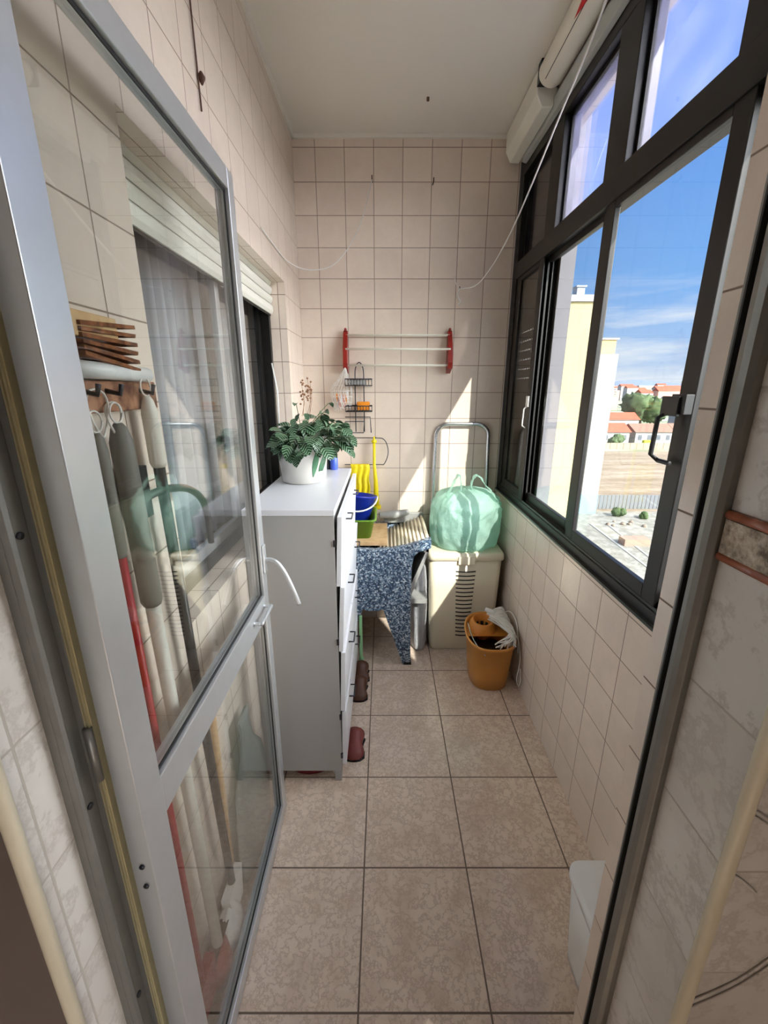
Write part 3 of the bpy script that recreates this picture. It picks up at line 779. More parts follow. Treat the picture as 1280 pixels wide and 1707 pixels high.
# curtain ring / hanger wire loop with yellow cloth
m = MB(); m.tube(catmull([(-.235, 2.50, 1.047), (-.03, 2.50, 1.047), (.0, 2.50, 1.05), (.022, 2.50, 1.10), (.022, 2.50, 1.15), (.0, 2.50, 1.195), (-.05, 2.50, 1.205), (-.24, 2.50, 1.205)], 6), .0025, 6)
for (x, z) in ((-.05, 1.205), (-.2, 1.205)): m.rod((x, 2.50, z), (x, 2.528, z), .003)
o = m.build('wire_towel_rail', steel_dark); tag(o, 'thin dark wire towel rail with a rounded end fixed above the blue bucket', 'towel rail')
cvv = []; cff = []; nx, nz = 16, 14
for j in range(nz+1):
    for i in range(nx+1):
        x = -.20+.112*i/nx; z = 1.052-.235*j/nz
        cvv.append((x+.004*math.sin(j*.9), 2.487+.009*math.sin(i*1.3+j*.25)*(.3+j/nz), z))
for j in range(nz):
    for i in range(nx): q = j*(nx+1)+i; cff.append((q, q+1, q+nx+2, q+nx+1))
m = MB(); m.add(cvv, cff, 0, True); o = m.build('yellow_cloth', yellow, None, solid=.004); tag(o, 'yellow cleaning cloth hanging over the wire rail above the blue bucket', 'cloth')
br = thing('dish_brush', (-.045, 2.49, .82), 'long yellow brush hanging on the back wall right of the yellow cloth', 'brush')
m = MB(); m.tube([(-.058, 2.485, 1.19), (-.058, 2.482, 1.05), (-.05, 2.48, .95), (-.045, 2.48, .80)], [.008, .009, .013, .018], 10); m.lathe((-.058, 2.485, 1.185), [(.001, -.012), (.015, -.006), (.016, .006), (.006, .014), (.005, .03)], 12); m.build('handle', yellow, br)
m = MB(); m.box((-.072, 2.47, .775), (-.018, 2.495, .80)); m.build('brush_head', yellow, br, .004)

# wall hooks
for (x, z, l) in ((-.06, 2.49, 'rusty nail high on the back wall holding the left clothes cord'), (.248, 2.48, 'rusty nail high on the back wall without a cord, right of centre'), (.402, 1.99, 'small nail on the back wall holding the knotted cord near the window')):
    m = MB(); m.tube([(x, 2.53, z), (x, 2.49, z), (x, 2.485, z+.014)], .003, 6); o = m.build('wall_hook', brown_sh); tag(o, l, 'hook')
# cords
cA = catmull([(-.06, 2.488, 2.485), (-.13, 2.48, 2.27), (-.24, 2.44, 2.11), (-.345, 2.35, 2.05), (-.42, 2.10, 2.02), (-.4585, 1.80, 2.06)], 8)
m = MB().tube(cA, .0028, 6); o = m.build('washing_line', string_w); tag(o, 'thin white cord sagging from the back wall nail to the left wall', 'cord')
cB = catmull([(.402, 2.486, 1.992), (.487, 2.38, 2.003), (.574, 2.20, 2.16), (.625, 1.85, 2.411), (.60, 1.484, 2.494), (.565, 1.10, 2.69)], 8)
m = MB().tube(cB, .0034, 6)
m.tube(catmull([(.402, 2.484, 1.992), (.392, 2.482, 1.97), (.40, 2.48, 1.945), (.412, 2.482, 1.93), (.398, 2.484, 1.915)], 5), .0045, 6)
m.tube(catmull([(.402, 2.484, 1.992), (.380, 2.48, 2.02), (.372, 2.48, 2.05)], 5), .0018, 5)
o = m.build('washing_line', string_w); tag(o, 'taut white cord running from the knotted back wall nail up along the window', 'cord')
# dark cable and nail on the left wall
m = MB(); m.tube([(LX+.004, 1.28, CZ-.02), (LX+.004, 1.285, 2.4), (LX+.004, 1.29, 2.15)], .0022, 5); m.lathe((LX+.01, 1.295, 2.22), [(.002, -.015), (.010, 0), (.003, .012)], 8)
o = m.build('wall_cable', brown_sh); tag(o, 'thin dark cable with a small knob running up the left wall', 'cable')

# ------------------------------------------------------------------ ceiling rolls by the window
ro = thing('rolled_blind', (.59, 1.2, 2.56), 'white rounded blind cassette with a red mark above the window, nearest the camera', 'blind')
m = MB(); Yf = 2.02
def capsule(cx, cz, rx, rz, y0, y1, mb, mi=0, n=28):
    rings = []
    for (y, s) in ((y0, 1), (y1-.01, 1), (y1-.003, .96), (y1, .86)):
        rings.append([(cx+rx*s*math.cos(2*pi*j/n), y, cz+rz*s*math.sin(2*pi*j/n)) for j in range(n)][::-1])
    mb.loft(rings, mi)
capsule(.640, 2.640, .050, .048, .64, Yf, m)
m.build('cassette', paper_w, ro)
m = MB(); m.tube([(.640-.033, y, 2.640-.037) for y in (.66, 1.3, 1.98)], .0012, 4); m.build('seam', dark_slot, ro)
m = MB(); m.prism([(-.012, 0), (.012, 0), (0, .10)], 'Z', 0, .0015)
vv = []
for v in m.v:
    a = math.radians(222)+v.x/.05; y = 1.62+v.y
    vv.append(Vector((.640+(.0505+v.z)*math.cos(a), y, 2.640+(.0485+v.z)*math.sin(a))))
m.v = vv; m.build('red_mark', red_mark, ro)
bx = thing('blind_box', (.60, 2.1, 2.5), 'grey-white angular blind box above the far end of the window', 'blind')
m = MB(); m.prism([(.600, 2.68), (.680, 2.68), (.688, 2.60), (.670, 2.556), (.625, 2.558), (.602, 2.60)], 'Y', 2.06, 2.50); m.build('casing', shutter_m, bx, .004)
m = MB(); m.box((.60, 2.022, 2.62), (.68, 2.058, 2.69)); m.build('bracket', bronze, bx)
m = MB(); m.prism([(.670, 2.588), (.694, 2.588), (.694, 2.535), (.676, 2.540)], 'Y', .65, 2.45); o = m.build('curtain_rail', simple('rail_grey', S(186, 190, 188), .35, .3), None, .002); tag(o, 'long grey-white rail fixed above the window behind the blinds', 'rail')
m = MB(); m.tube([(.19, 2.25, CZ), (.19, 2.25, CZ-.012)], .006, 8); o = m.build('ceiling_hook', brown_sh); tag(o, 'tiny brown hook stub in the middle of the ceiling', 'hook')

# ------------------------------------------------------------------ hamper, bag, ladder, sack
hp = thing('laundry_hamper', (.455, 2.30, 0), 'cream plastic laundry hamper with slotted front in the right back corner', 'hamper')
m = MB(); hx, hy = .205, .165; hcx, hcy = .455, 2.315
def hring(z, s, r=.035): return rrect(hcx, hcy, hx*s, hy*s, r, z)
m.loft([hring(0, .88), hring(.01, .90), hring(.20, .93), hring(.40, .96), hring(.575, .985)], 0)
for i in range(17):
    z = .10+.0255*i; s = .905+.08*z/.575; y = hcy-hy*s; wd = .038+.018*i/17
    seg = []
    for k in range(9):
        t = k/8*2-1; seg.append((.455+t*wd, y-.0003, z-.004*(1-t*t)))
    m.tube(seg, .0036, 6, 1)
m.build('basket', [cream_pl, dark_slot], hp)
m = MB(); m.loft([hring(.572, 1.0), hring(.575, 1.035), hring(.598, 1.035), hring(.612, 1.01), hring(.616, .96)], 0)
m.box((.41, 2.136, .556), (.50, 2.150, .60))
m.build('lid', cream_pl, hp)
def blob(cx, cy, z0, prof, n=48, amp=.012, seed=0, sy=1):
    rings = []
    for i, (r, z) in enumerate(prof):
        ring = []
        for j in range(n):
            a = 2*pi*j/n; q = noise.noise(Vector((math.cos(a)*2.4+seed, math.sin(a)*2.4, z*14)))
            f = math.sin(a*9+seed+z*16)*.3+math.sin(a*17+z*30)*.15
            rr = r+amp*(q*1.6+f)*(1 if 0 < i < len(prof)-1 else .3)
            ring.append((cx+rr*math.cos(a), cy+rr*math.sin(a)*sy, z0+z+amp*.5*q))
        rings.append(ring)
    return rings
bg = thing('plastic_bag', (.46, 2.29, .617), 'full mint green plastic carrier bag standing on top of the laundry hamper', 'bag')
def crumple(cx, cy, z0, prof, nr, n, amp, seed, sy=1):
    rings = []
    for i in range(nr):
        t = i/(nr-1)*(len(prof)-1); k = min(int(t), len(prof)-2); u = t-k
        rad = prof[k][0]*(1-u)+prof[k+1][0]*u; z = prof[k][1]*(1-u)+prof[k+1][1]*u
        ring = []
        for j in range(n):
            a = 2*pi*j/n; d_ = Vector((math.cos(a), math.sin(a), 0))
            p = Vector((d_.x*1.2+seed, d_.y*1.2, z*5))
            q = (1-3*abs(noise.noise(p*1.7)))*1.0+(1-3*abs(noise.noise(p*4.2+Vector((3, 1, 0)))))*.5+(1-3*abs(noise.noise(Vector((a*3.2, z*3, seed)))))*.35*max(0, z/.35)
            rr = max(.004, rad+amp*q*(1 if 0 < i < nr-1 else 0))
            ring.append((cx+rr*d_.x, cy+rr*d_.y*sy, z0+z+amp*.35*noise.noise(p*3)))
        rings.append(ring)
    return rings
m = MB()
prof = [(.150, .002), (.166, .006), (.180, .03), (.188, .07), (.191, .12), (.190, .17), (.190, .21), (.184, .25), (.166, .285), (.132, .310), (.095, .324), (.05, .332), (.01, .334)]
m.loft(crumple(.466, 2.31, .617, prof, 46, 130, .011, 3, .86), 0, True, True)
def ribbon(mb, path, wds):
    path = catmull(path, 6); n = len(path); vs = []
    for i, p in enumerate(path):
        t = i/(n-1); w_ = wds[0]*(1-t)+wds[1]*t; w_ *= 1+.25*math.sin(i*1.3)
        vs += [p+Vector((0, -w_, .004*math.sin(i*2.1))), p+Vector((.006*math.sin(i), 0, .008)), p+Vector((0, w_, 0))]
    mb.add(vs, [(i*3+k, i*3+k+1, i*3+k+4, i*3+k+3) for i in range(n-1) for k in (0, 1)], 0, True)
ribbon(m, [(.335, 2.25, .86), (.352, 2.24, .93), (.385, 2.235, 1.01), (.402, 2.235, 1.035), (.418, 2.24, 1.00), (.425, 2.26, .945), (.44, 2.28, .925)], (.032, .020))
ribbon(m, [(.485, 2.28, .935), (.478, 2.25, .99), (.490, 2.235, 1.030), (.512, 2.235, 1.028), (.555, 2.235, .975), (.605, 2.235, .915), (.640, 2.25, .85)], (.020, .036))
m.build('bag_body', bag_mint, bg)
m = MB(); m.loft(blob(.44, 2.32, .619, [(.11, .008), (.135, .06), (.13, .15), (.09, .22), (.03, .24)], 32, .02, 9, .8), 0); m.build('contents', simple('bag_contents', S(150, 184, 186), .8, var=.35, nscale=14), bg)

ld = thing('step_ladder', (.46, 2.505, 0), 'folded aluminium step ladder leaning on the back wall behind the green bag', 'ladder')
m = MB(); yl = 2.508
pth = [(.645, yl, .0), (.622, yl, .95)]+[(.622-.008, yl, 1.20)]+arc((.545, yl, 1.215), .07, 0, pi/2, 6)[0:]+arc((.375, yl, 1.215), .07, pi/2, pi, 6)+[(.300, yl, .95), (.285, yl, 0)]
m.tube(pth, .0115, 12); m.build('frame', chrome, ld)
for z in (.35, .62):
    MB().box((.29, 2.488, z), (.63, 2.500, z+.08)).build('tread', alu, ld)
sk2 = MB(); sk2.loft(blob(.205, 2.28, 0, [(.05, .0), (.055, .02), (.05, .15), (.052, .3), (.047, .42), (.04, .50), (.028, .55), (.01, .555)], 40, .006, 5, 2.6), 0)
sk2.v = [Vector((max(v.x, .155), min(v.y, 2.44), max(v.z, .001))) for v in sk2.v]
o = sk2.build('white_sack', bag_white); tag(o, 'narrow white plastic sack standing between the stone sink and the hamper', 'sack')

# ------------------------------------------------------------------ mop bucket
mb_ = thing('mop_bucket', (.555, 1.93, 0), 'orange-tan mop bucket with wringer on the floor beside the right wall', 'bucket')
def oval(z, s, off=0, n=40, ex=2.6, ax=.120, ay=.152, cx=.550, cy=1.925):
    o = []
    for j in range(n):
        a = 2*pi*j/n; c_, s_ = math.cos(a), math.sin(a)
        o.append((cx+(ax*s+off)*abs(c_)**(2/ex)*(1 if c_ >= 0 else -1), cy+(ay*s+off)*abs(s_)**(2/ex)*(1 if s_ >= 0 else -1), z+(.035*max(0, s_)**1.0 if z > .2 else 0)))
    return o
m = MB(); m.loft([oval(.0, .74), oval(.006, .80), oval(.10, .87), oval(.248, .97), oval(.25, 1.0, .004), oval(.262, 1.0, .006), oval(.266, 1.0, .002), oval(.262, .955), oval(.12, .86), oval(.03, .78)], 0); m.build('bucket_body', mop_or, mb_)
m = MB(); m.loft([oval(.15, .85), oval(.155, .5), oval(.156, .05)], 0, False, True); m.build('water', dirty_w, mb_)
m = MB()
cw = (.525, 1.985)
def ring2(r, z, ey=1.0): return [(cw[0]+r*math.cos(2*pi*j/32), cw[1]+r*ey*math.sin(2*pi*j/32), z+.12*(r*math.sin(2*pi*j/32))) for j in range(32)]
m.loft([ring2(.075, .262), ring2(.066, .285), ring2(.056, .305), ring2(.050, .309), ring2(.046, .303), ring2(.040, .255), ring2(.030, .205), ring2(.002, .203)], 0, False, True)
plo = [(p[0], max(p[1], 1.90), p[2]-.001) for p in oval(.262, .965, n=32)]
m.loft([plo, ring2(.075, .262)], 0, False, False)
wr = m.build('wringer', mop_dk, mb_)
m = MB()
for k in range(9):
    a = 2*pi*k/9; c_, s_ = math.cos(a), math.sin(a)
    t_ = Vector((-s_, c_, 0))*.008; lo = Vector((cw[0]+.034*c_, cw[1]+.034*s_, .238)); hi = Vector((cw[0]+.0405*c_, cw[1]+.0405*s_, .272+.005*s_))
    inn = Vector((-c_, -s_, 0))*.002
    m.add([lo-t_+inn, lo+t_+inn, hi+t_+inn, hi-t_+inn], [(0, 1, 2, 3)])
m.build('drain_holes', dark_slot, wr)
m = MB(); hp_ = catmull([(.448, 1.99, .285), (.452, 1.90, .262), (.47, 1.83, .245), (.50, 1.785, .225)], 5); m.tube(hp_, .0035, 6); m.build('wire_bail', chrome, mb_)
mp = thing('string_mop', (.62, 1.97, .27), 'white cotton string mop head draped over the right side of the mop bucket', 'mop')
m = MB()
for i in range(62):
    t = i/61; a = -1.15+2.6*t
    st = Vector((.575+R.uniform(-.02, .02), 2.02+R.uniform(-.03, .03), .300+R.uniform(0, .02)))
    e1 = Vector((.630+.020*math.cos(a)+R.uniform(-.008, .008), 1.93+.115*math.sin(a)-R.uniform(0, .02), .305+R.uniform(-.01, .012)+.03*max(0, math.sin(a))))
    e2 = Vector((min(.678, .652+R.uniform(0, .022)), e1.y-.02+R.uniform(-.02, .02), .258+R.uniform(-.02, .01)))
    if a < -.2:
        e2 = Vector((.60+R.uniform(-.05, .05), 1.83+R.uniform(-.035, .0), .275+R.uniform(-.03, .0)))
    m.tube(catmull([st, st.lerp(e1, .5)+Vector((0, 0, .012)), e1, e2], 5), .0035, 5)
m.tube(catmull([(.64, 1.90, .29), (.672, 1.86, .28), (.680, 1.82, .22), (.672, 1.79, .16), (.660, 1.775, .10), (.672, 1.77, .06), (.681, 1.775, .09), (.676, 1.785, .15)], 6), .0024, 6)
m.tube(catmull([(.62, 2.03, .31), (.668, 2.0, .345), (.683, 1.93, .33), (.682, 1.87, .26), (.676, 1.84, .2)], 6), .003, 6)
m.build('strands', string_w, mp)
m = MB(); m.tube([(.600, 2.03, .318), (.55, 2.045, .335)], [.016, .011], 12); m.build('socket', white_pl, mp)

# ------------------------------------------------------------------ small bin, lower right
bn = thing('waste_bin', (.56, .70, 0), 'small white plastic bin with rounded lid on the floor behind the right door jamb', 'bin')
m = MB(); m.loft([rrect(.585, .705, .085, .075, .03, z) if z < .01 else rrect(.585, .705, .085+.02*z/.3, .075+.015*z/.3, .03, z) for z in (0, .02, .15, .29)]); m.build('body', white_pl, bn)
m = MB(); m.loft([rrect(.585, .705, .112, .092, .035, .288), rrect(.585, .705, .112, .092, .035, .305), rrect(.585, .705, .102, .083, .03, .312), rrect(.585, .705, .09, .07, .03, .312), rrect(.585, .705, .085, .066, .03, .318), rrect(.585, .705, .06, .05, .03, .320)]); m.build('lid', white_pl, bn)

# ------------------------------------------------------------------ broom rack and brooms behind the open door
br = thing('broom_rack', (-.445, .74, 1.45), 'worn wooden broom rack on the left wall seen through the door glass', 'rack')
m = MB(); m.box((LX+.001, .60, 1.452), (-.440, .845, 1.500)); m.build('board', wood, br, .002)
for y in (.638, .694, .79): MB().tube([(-.441, y, 1.485), (-.418, y, 1.480), (-.414, y, 1.495)], .004, 8).build('peg', steel_dark, br)
m = MB()
for i in range(6):
    z0 = 1.535+.008*i; m.prism([(.64, z0), (.775+.004*(i % 2), z0-.020+.006*i), (.778, z0-.014+.006*i), (.64, z0+.006)], 'X', -.454, -.425)
o = m.build('corrugated_card', rust); tag(o, 'folded rust-brown corrugated cards stacked above the broom rack', 'card')
m = MB(); m.box((-.454, .62, 1.560), (-.43, .735, 1.595)); o = m.build('wooden_block', wood_lt, None, .002); tag(o, 'light wooden block above the folded brown cards on the left wall', 'block')
m = MB(); m.tube([(-.437, .62, 1.516), (-.437, .815, 1.512)], .013, 14); o = m.build('white_tube', white_pl); tag(o, 'white tube lying along the top of the broom rack', 'tube')
def broom(name, y, z0, z1, mats, label, lean=0.0, xx=-.428, grip=.25, r=.011, headm=None, cat='broom', y_b=None, cx_=None):
    yb = y if y_b is None else y_b
    t = thing(name, (xx, yb, z0), label, cat)
    def P(z): k = (z1-z)/(z1-z0); return (xx, y+(yb-y)*k, z)
    m = MB(); m.tube([P(z0), P(z1-grip)], r*.8, 10); m.build('pole', mats[1], t)
    m = MB(); m.tube([P(z1-grip), P(z1-grip+.01), P(z1-.03), P(z1-.008), P(z1)], [r*.9, r*1.15, r*1.1, r*.75, r*.4], 10); m.build('grip', mats[0], t)
    m = MB(); m.tube(arc((xx, y, z1+.016), .016, 0, 2*pi, 14, 'YZ'), .0016, 5); m.build('hanging_loop', string_w, t)
    if headm is not None:
        m = MB()
        hx_ = min(.02, .02); m.prism([(yb-.05, z0+.0), (yb+.05, z0+.0), (yb+.035, z0-.10 if z0 > .12 else z0), (yb-.035, z0-.10 if z0 > .12 else z0)], 'X', xx-.012, xx+.012)
        m.build('head', headm, t)
    return t
m = MB()
for (yc, zc_, rr) in ((.655, 1.452, .036), (.69, 1.44, .028)): m.tube([(-.432+.004*math.sin(a*2), yc+rr*.6*math.cos(a), zc_+rr*math.sin(a)) for a in [2*pi*i/20 for i in range(20)]], .0018, 5, close=True)
o = m.build('wire_hoops', string_w); tag(o, 'two thin pale wire hoops hanging on the broom rack pegs', 'wire')
broom('broom', .636, .16, 1.425, (grey_grip, red_pole), 'broom with red pole and short grey grip hanging nearest the door hinge', grip=.20, r=.010, headm=red_pl)
broom('broom', .690, .12, 1.435, (grey_grip, pole_w), 'broom with long thick grey grip and pale pole, middle of the broom rack', grip=.33, r=.0165, headm=wood, y_b=.725)
broom('mop_stick', .788, .16, 1.475, (pole_w, black_pl), 'mop with pale grip and black pole hanging at the far end of the broom rack', grip=.13, r=.0135, headm=string_w, cat='mop', y_b=.84)
m = MB(); m.tube(catmull([(-.430, .72, 1.30), (-.425, .80, 1.30), (-.425, .90, 1.275), (-.428, .97, 1.22), (-.43, .985, 1.12)], 6), .008, 8); m.box((-.452, .705, 1.27), (-.415, .728, 1.36))
o = m.build('black_hose', black_pl); tag(o, 'black curved hose hanging between the brooms on the left wall', 'hose')
m = MB(); m.tube([(-.445, .885, .12), (-.445, .90, .80)], .009, 8); m.tube([(-.445, .87, .01), (-.445, .885, .13)], .009, 8); o = m.build('wooden_stick', wood_lt); tag(o, 'thin light wooden stick leaning on the left wall low behind the door', 'stick')
def flat_blob(cx, cy, hz, hy, amp, seed, x_t):
    rings = blob(0, 0, 0, hz, 36, amp, seed, 1); return rings
m = MB(); rings = blob(0, 1.05, .002, [(.10, 0), (.13, .02), (.15, .12), (.14, .24), (.11, .34), (.05, .42), (.03, .50), (.045, .54)], 40, .012, 11, 1)
rings = [[(-.427+(p[0])*.17, p[1], max(p[2], .001)) for p in r_] for r_ in rings]; m.loft(rings, 0); o = m.build('clear_bag', bag_clear); tag(o, 'greyish clear plastic bag standing on the floor between door and left wall', 'bag')
m = MB(); m.lathe((-.428, .72, .002), [(.001, 0), (.026, .004), (.028, .03), (.022, .10), (.001, .115)], 20, sy=1.6); o = m.build('red_ball', red_pl); tag(o, 'dull red rounded plastic thing on the floor behind the door near its hinge', 'container')
m = MB(); rings = blob(0, .80, .002, [(.045, 0), (.055, .03), (.045, .08), (.03, .12), (.01, .13)], 30, .012, 15, 1); rings = [[(-.427+p[0]*.5, p[1], max(.001, p[2])) for p in r_] for r_ in rings]
m.loft(rings, 0); o = m.build('lace_cloth', string_w); tag(o, 'crumpled white lacy cloth on the floor behind the door beside the red thing', 'cloth')

# ------------------------------------------------------------------ outside
G = -16.5
m = MB(); m.add([(-400, -300, G), (3500, -300, G), (3500, 3800, G), (-400, 3800, G)], [(0, 1, 2, 3)]); gnd = m.build('ground', field_mat()); struct(gnd)
yel_w = simple('yellow_render', S(172, 162, 118), .9, var=.05, nscale=.3); wht_w = simple('white_render', S(156, 156, 154), .9, var=.04, nscale=.3)
tan_w = simple('tan_render', S(196, 164, 112), .9); roofr = simple('red_roof_tiles', S(166, 78, 54), .9, var=.25, nscale=.8); roofb = simple('brown_roof_tiles', S(128, 96, 80), .9, var=.2, nscale=.8)
win_d = simple('window_dark', S(90, 96, 104), .3); grey_cap = simple('grey_metal_cap', S(150, 156, 164), .6); blue_b = simple('blue_base_paint', S(120, 170, 200), .8)
yb_ = thing('apartment_building', (16, 40, G), 'tall pale yellow windowless apartment block close outside the window', 'building')
MB().box((13.95, 35, G), (16.3, 47, 7.7)).build('wall', yel_w, yb_)
MB().box((13.8, 34.8, 7.7), (16.45, 47.2, 8.15)).build('roof_edge', grey_cap, yb_)
m = MB(); m.box((14.9, 36, 8.15), (15.5, 36.8, 8.9)); m.box((14.8, 35.9, 8.9), (15.6, 36.9, 9.0)); m.build('chimney', grey_cap, yb_)
wb = thing('apartment_building', (28, 64, G), 'tall white windowless apartment tower standing right of the yellow block', 'building')
MB().box((26.5, 60, G+3), (31.4, 74, 5.75)).build('wall', wht_w, wb)
MB().box((26.5, 59.98, G), (31.42, 74, G+3)).build('base', blue_b, wb)
m = MB(); m.box((28.5, 60.5, 5.75), (31.1, 64, 7.6)); rh = m.build('rooftop_room', tan_w, wb)
MB().box((28.3, 60.3, 7.6), (31.4, 64.2, 7.8)).build('roof_edge', grey_cap, wb)
MB().box((31.05, 61, 6.3), (31.2, 61.8, 7.1)).build('window', win_d, wb)
def house(x, y, w_, d_, h, rh_, wm, rm, label, wins=3):
    t = thing('house', (x, y, G), label, 'house')
    MB().box((x-w_/2, y, G), (x+w_/2, y+d_, G+h)).build('wall', wm, t)
    m = MB(); m.prism([(y-.5, G+h), (y+d_+.5, G+h), (y+d_/2, G+h+rh_)], 'X', x-w_/2-.4, x+w_/2+.4); m.build('roof', rm, t)
    for i in range(wins):
        xx = x-w_/2+w_*(i+.5)/wins; MB().box((xx-.6, y-.06, G+h*.4), (xx+.6, y+.02, G+h*.78)).build('window', win_d, t)
    return t
house(74.5, 137, 9, 9, 4.2, 2.6, wht_w, roofr, 'low house with bright red roof beside the white tower, at the field edge')
house(87, 137, 12, 9, 4.2, 2.4, wht_w, roofb, 'low house with brown roof in the middle of the field-edge row', 4)
house(100.5, 138, 12, 9, 4.2, 2.4, wht_w, roofb, 'low brown-roofed house at the right end of the field-edge row', 4)
house(114.5, 140, 12, 9, 4.6, 2.4, wht_w, roofr, 'low red-roofed house partly hidden by the window handle', 4)
house(92, 166, 13, 9, 6.0, 2.6, wht_w, roofr, 'white house with red roof one row behind the brown-roofed houses')
house(134, 174, 14, 10, 8.0, 4.0, wht_w, roofr, 'larger white house with steep red roof right of the big tree')
house(141, 196, 10, 10, 10.0, 3.0, wht_w, roofr, 'tall white house with red roof near the window edge')
m = MB()
for i in range(30): m.box((64+i*2.0, 127, G), (65.9+i*2.0, 127.3, G+2.0))
o = m.build('field_wall', simple('old_wall', S(150, 138, 118), .9, var=.2, nscale=.5)); tag(o, 'long low brownish wall along the far edge of the dry field', 'wall')
m = MB()
for i in range(26): m.box((32.5+i*.6, 62.5, G), (32.5+i*.6+.5, 62.6, G+2.2))
o = m.build('fence', simple('grey_fence', S(104, 108, 110), .7)); tag(o, 'grey panel fence between the near yard and the dry field', 'fence')
def tree(x, y, r, h, label, name='tree', seed=0):
    t = thing(name, (x, y, G), label, 'tree' if name == 'tree' else 'bush', None)
    if h > 0: MB().tube([(x, y, G), (x, y, G+h)], [r*.12, r*.07], 8).build('trunk', bark, t)
    m = MB(); rr = random.Random(seed)
    for k in range(9 if name == 'tree' else 5):
        c = Vector((x+rr.uniform(-.55, .55)*r, y+rr.uniform(-.4, .4)*r, G+h+r*rr.uniform(.3, .9))); r2 = r*rr.uniform(.4, .6); rings = []
        for i in range(17):
            th = pi*(i+.02)/16.04; ring = []
            for j in range(26):
                a = 2*pi*j/26; d_ = Vector((math.sin(th)*math.cos(a), math.sin(th)*math.sin(a), -math.cos(th)))
                ring.append(c+d_*r2*(1+.35*noise.noise(d_*3.1+c)+.3*noise.noise(d_*9+c)))
            rings.append(ring)
        m.loft(rings, 0)
    m.build('foliage', leafy, t); return t
tree(106, 178, 8, 5, 'large rounded green tree behind the roofs, left of the far houses', seed=1)
tree(118, 190, 6, 3, 'lower green tree just right of the large rounded tree', seed=2)
tree(112, 158, 4.0, 1, 'small green tree behind the brown-roofed houses', seed=4)
tree(72, 131, 2.6, .6, 'green bush before the bright red roofed house', 'bush', 5)
tree(34.2, 58.5, 1.0, .1, 'small yellow-green bush in the pale yard below the fence', 'bush', 6)
tree(37.2, 57.5, .8, .1, 'smaller dark bush right of the yellow-green one in the yard', 'bush', 7)
o = MB().box((80, 130.2, G), (82, 131.4, G+2.4)).build('hoarding', simple('yellow_panel', S(240, 226, 40), .7)); tag(o, 'small yellow hoarding at the far edge of the field', 'hoarding')
o = MB().box((28.4, 46.6, G), (31.4, 48.0, G+.8)).build('planter', simple('brown_planter', S(150, 120, 104), .8)); tag(o, 'flat brown planter box on the pale yard below', 'planter')
for i in range(2):
    dx = 1.9*i
    o = MB().box((-.12, -7.6, 0), (.12, 7.6, .06)); M2 = Matrix.Rotation(-.06-.05*i, 3, 'Z'); o.v = [M2 @ v+Vector((27.9+dx, 47.5, G)) for v in o.v]
    o = o.build('kerb', wht_w)
    tag(o, ['white kerb line across the pale yard, left one', 'white kerb line across the pale yard, right one beside the planter'][i], 'kerb')
rb = random.Random(5); rub = simple('rubble', S(126, 112, 98), .9, var=.3, nscale=2)
for i in range(16):
    x = 30.5+i*.75+rb.uniform(-.2, .2); y = 53+rb.uniform(-2.5, 3); q = rb.uniform(.15, .4)
    m = MB(); rings = []
    for k in range(5):
        rad = q*(1, 1.05, .9, .6, .1)[k]; rings.append([(x+rad*math.cos(2*pi*n_/9)*rb.uniform(.7, 1.2), y+rad*math.sin(2*pi*n_/9), G+q*.25*k) for n_ in range(9)])
    m.loft(rings, sm=False); o = m.build('rubble_heap', rub); tag(o, 'small brownish rubble heap on the pale yard below the window', 'rubble', 'rubble heaps on the yard')
# distant town
cols = [wht_w, simple('pale_grey_render', S(170, 170, 170), .9), simple('beige_render', S(176, 162, 140), .9), simple('pink_render', S(206, 150, 130), .9)]
rt = random.Random(11)
placed = []
for i in range(400):
    if len(placed) >= 70: break
    dist = rt.uniform(260, 900); az = rt.uniform(.50, .92)
    y = dist; x = az*dist; w_ = rt.uniform(10, 34); h = rt.uniform(5, 13)+dist*.012
    if any(abs(x-a) < (w_+b)/2+2 and abs(y-c) < 14 for a, b, c in placed+[(300, 15, 420)]): continue
    placed.append((x, w_, y))
    cn_ = 'pink' if i % 7 == 0 else ('white', 'pale grey', 'beige')[i % 3]; rf_ = 'with a red roof' if i % 3 == 0 else 'with a flat roof'
    wd_ = 'wide' if w_ > 22 else 'narrow'; dd_ = 'at the near edge of the town' if dist < 450 else 'deep in the town near the hills'
    t = thing('town_building', (x, y, G), wd_+' distant '+cn_+' building '+rf_+' '+dd_, 'building', 'distant '+wd_+' '+cn_+' buildings '+dd_)
    MB().box((x-w_/2, y, G), (x+w_/2, y+10, G+h)).build('wall', cols[i % 3] if i % 7 else cols[3], t)
    if i % 3 == 0:
        m = MB(); m.prism([(y-.5, G+h), (y+10.5, G+h), (y+5, G+h+3)], 'X', x-w_/2, x+w_/2); m.build('roof', roofr, t)
    else:
        for k in range(2):
            for q in range(int(w_/6)):
                MB().box((x-w_/2+1.5+q*6, y-.1, G+h-2.5-3*k), (x-w_/2+3.9+q*6, y+.05, G+h-1.1-3*k)).build('window', win_d, t)
tb = thing('tower_block', (300, 420, G), 'beige distant tower block rising above the horizon town', 'building')
MB().box((293, 420, G), (308, 434, G+24)).build('wall', cols[2], tb)
for k in range(6):
    for q in range(3): MB().box((295+q*4.5, 419.9, G+4+k*3.2), (297+q*4.5, 420.05, G+5.6+k*3.2)).build('window', win_d, tb)
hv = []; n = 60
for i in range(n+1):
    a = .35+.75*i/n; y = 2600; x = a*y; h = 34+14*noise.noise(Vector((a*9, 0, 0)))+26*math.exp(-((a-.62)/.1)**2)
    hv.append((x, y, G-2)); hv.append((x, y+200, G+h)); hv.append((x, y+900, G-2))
m = MB()
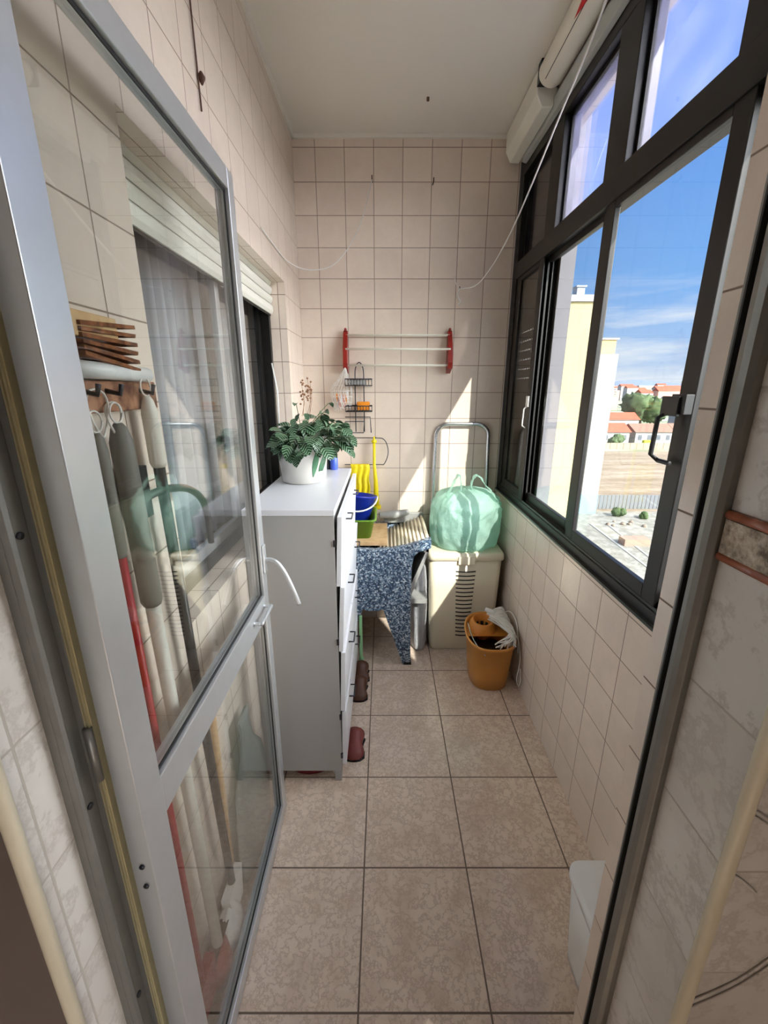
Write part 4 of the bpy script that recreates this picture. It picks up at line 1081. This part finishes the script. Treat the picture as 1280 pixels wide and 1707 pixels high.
for i in range(n):
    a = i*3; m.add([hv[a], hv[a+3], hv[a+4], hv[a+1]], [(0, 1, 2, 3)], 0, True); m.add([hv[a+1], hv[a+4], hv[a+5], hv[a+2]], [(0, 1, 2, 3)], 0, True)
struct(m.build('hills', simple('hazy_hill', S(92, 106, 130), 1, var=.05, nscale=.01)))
# ------------------------------------------------------------------ light
sd = Vector((-.50, 1.15, -.90)).normalized()
sun = bpy.data.lights.new('sun', 'SUN'); sun.energy = 8.5; sun.angle = math.radians(.6); sun.color = (1, .95, .86)
so = bpy.data.objects.new('sun', sun); col.objects.link(so); so.rotation_euler = sd.to_track_quat('-Z', 'Y').to_euler()
wd = bpy.data.worlds.new('sky'); sc.world = wd; wd.use_nodes = True; nt = wd.node_tree; nt.nodes.clear()
out = nt.nodes.new('ShaderNodeOutputWorld'); bgn = nt.nodes.new('ShaderNodeBackground')
tc = nt.nodes.new('ShaderNodeTexCoord'); dirn = tc.outputs['Generated']
sp = nt.nodes.new('ShaderNodeSeparateXYZ'); nt.links.new(dirn, sp.inputs[0])
base = ramp(nt, sp.outputs[2], [(0, S(212, 223, 240)), (.07, S(166, 198, 238)), (.18, S(118, 174, 238)), (.45, S(102, 154, 234)), (1, S(84, 130, 222))])
mp_ = nt.nodes.new('ShaderNodeMapping'); mp_.inputs['Scale'].default_value = (1.6, 1.6, 12); nt.links.new(dirn, mp_.inputs[0])
cn = noise_t(nt, mp_.outputs[0], 2.2, 7, .6)
cm = nt.nodes.new('ShaderNodeMapRange'); nt.links.new(cn, cm.inputs[0]); cm.inputs[1].default_value = .46; cm.inputs[2].default_value = .70
el = nt.nodes.new('ShaderNodeMapRange'); nt.links.new(sp.outputs[2], el.inputs[0]); el.inputs[1].default_value = .22; el.inputs[2].default_value = .10
fac = M_(nt, 'MULTIPLY', M_(nt, 'MULTIPLY', cm.outputs[0], el.outputs[0]), .95)
skyc = mixc(nt, fac, base, S(236, 240, 247))
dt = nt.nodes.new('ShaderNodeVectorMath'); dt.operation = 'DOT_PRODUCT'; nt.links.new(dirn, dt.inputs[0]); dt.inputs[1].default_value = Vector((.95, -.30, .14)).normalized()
lobe = M_(nt, 'MULTIPLY', M_(nt, 'POWER', M_(nt, 'MAXIMUM', M_(nt, 'DIVIDE', M_(nt, 'SUBTRACT', dt.outputs['Value'], .45), .55), 0), 1.3), 17.0)  # broad bright lobe added to the sky out of view to light the room
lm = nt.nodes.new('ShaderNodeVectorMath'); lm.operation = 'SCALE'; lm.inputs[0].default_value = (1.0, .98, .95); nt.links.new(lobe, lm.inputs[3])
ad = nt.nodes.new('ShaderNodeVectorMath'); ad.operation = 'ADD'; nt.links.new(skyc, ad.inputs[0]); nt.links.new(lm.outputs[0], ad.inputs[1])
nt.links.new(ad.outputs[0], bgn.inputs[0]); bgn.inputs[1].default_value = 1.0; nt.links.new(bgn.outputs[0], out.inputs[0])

# ------------------------------------------------------------------ camera
cam = bpy.data.cameras.new('camera'); co = bpy.data.objects.new('camera', cam); col.objects.link(co)
co.location = (0, 0, 1.49); co.rotation_euler = (math.radians(90-16.478), 0, 0)
cam.sensor_fit = 'HORIZONTAL'; cam.sensor_width = 36; cam.lens = 702/1280*36; cam.clip_start = .02; cam.clip_end = 6000
sc.camera = co
sc.view_settings.view_transform = 'Standard'; sc.view_settings.look = 'None'; sc.view_settings.exposure = 0.22; sc.view_settings.gamma = 1
sc.view_settings.use_curve_mapping = False
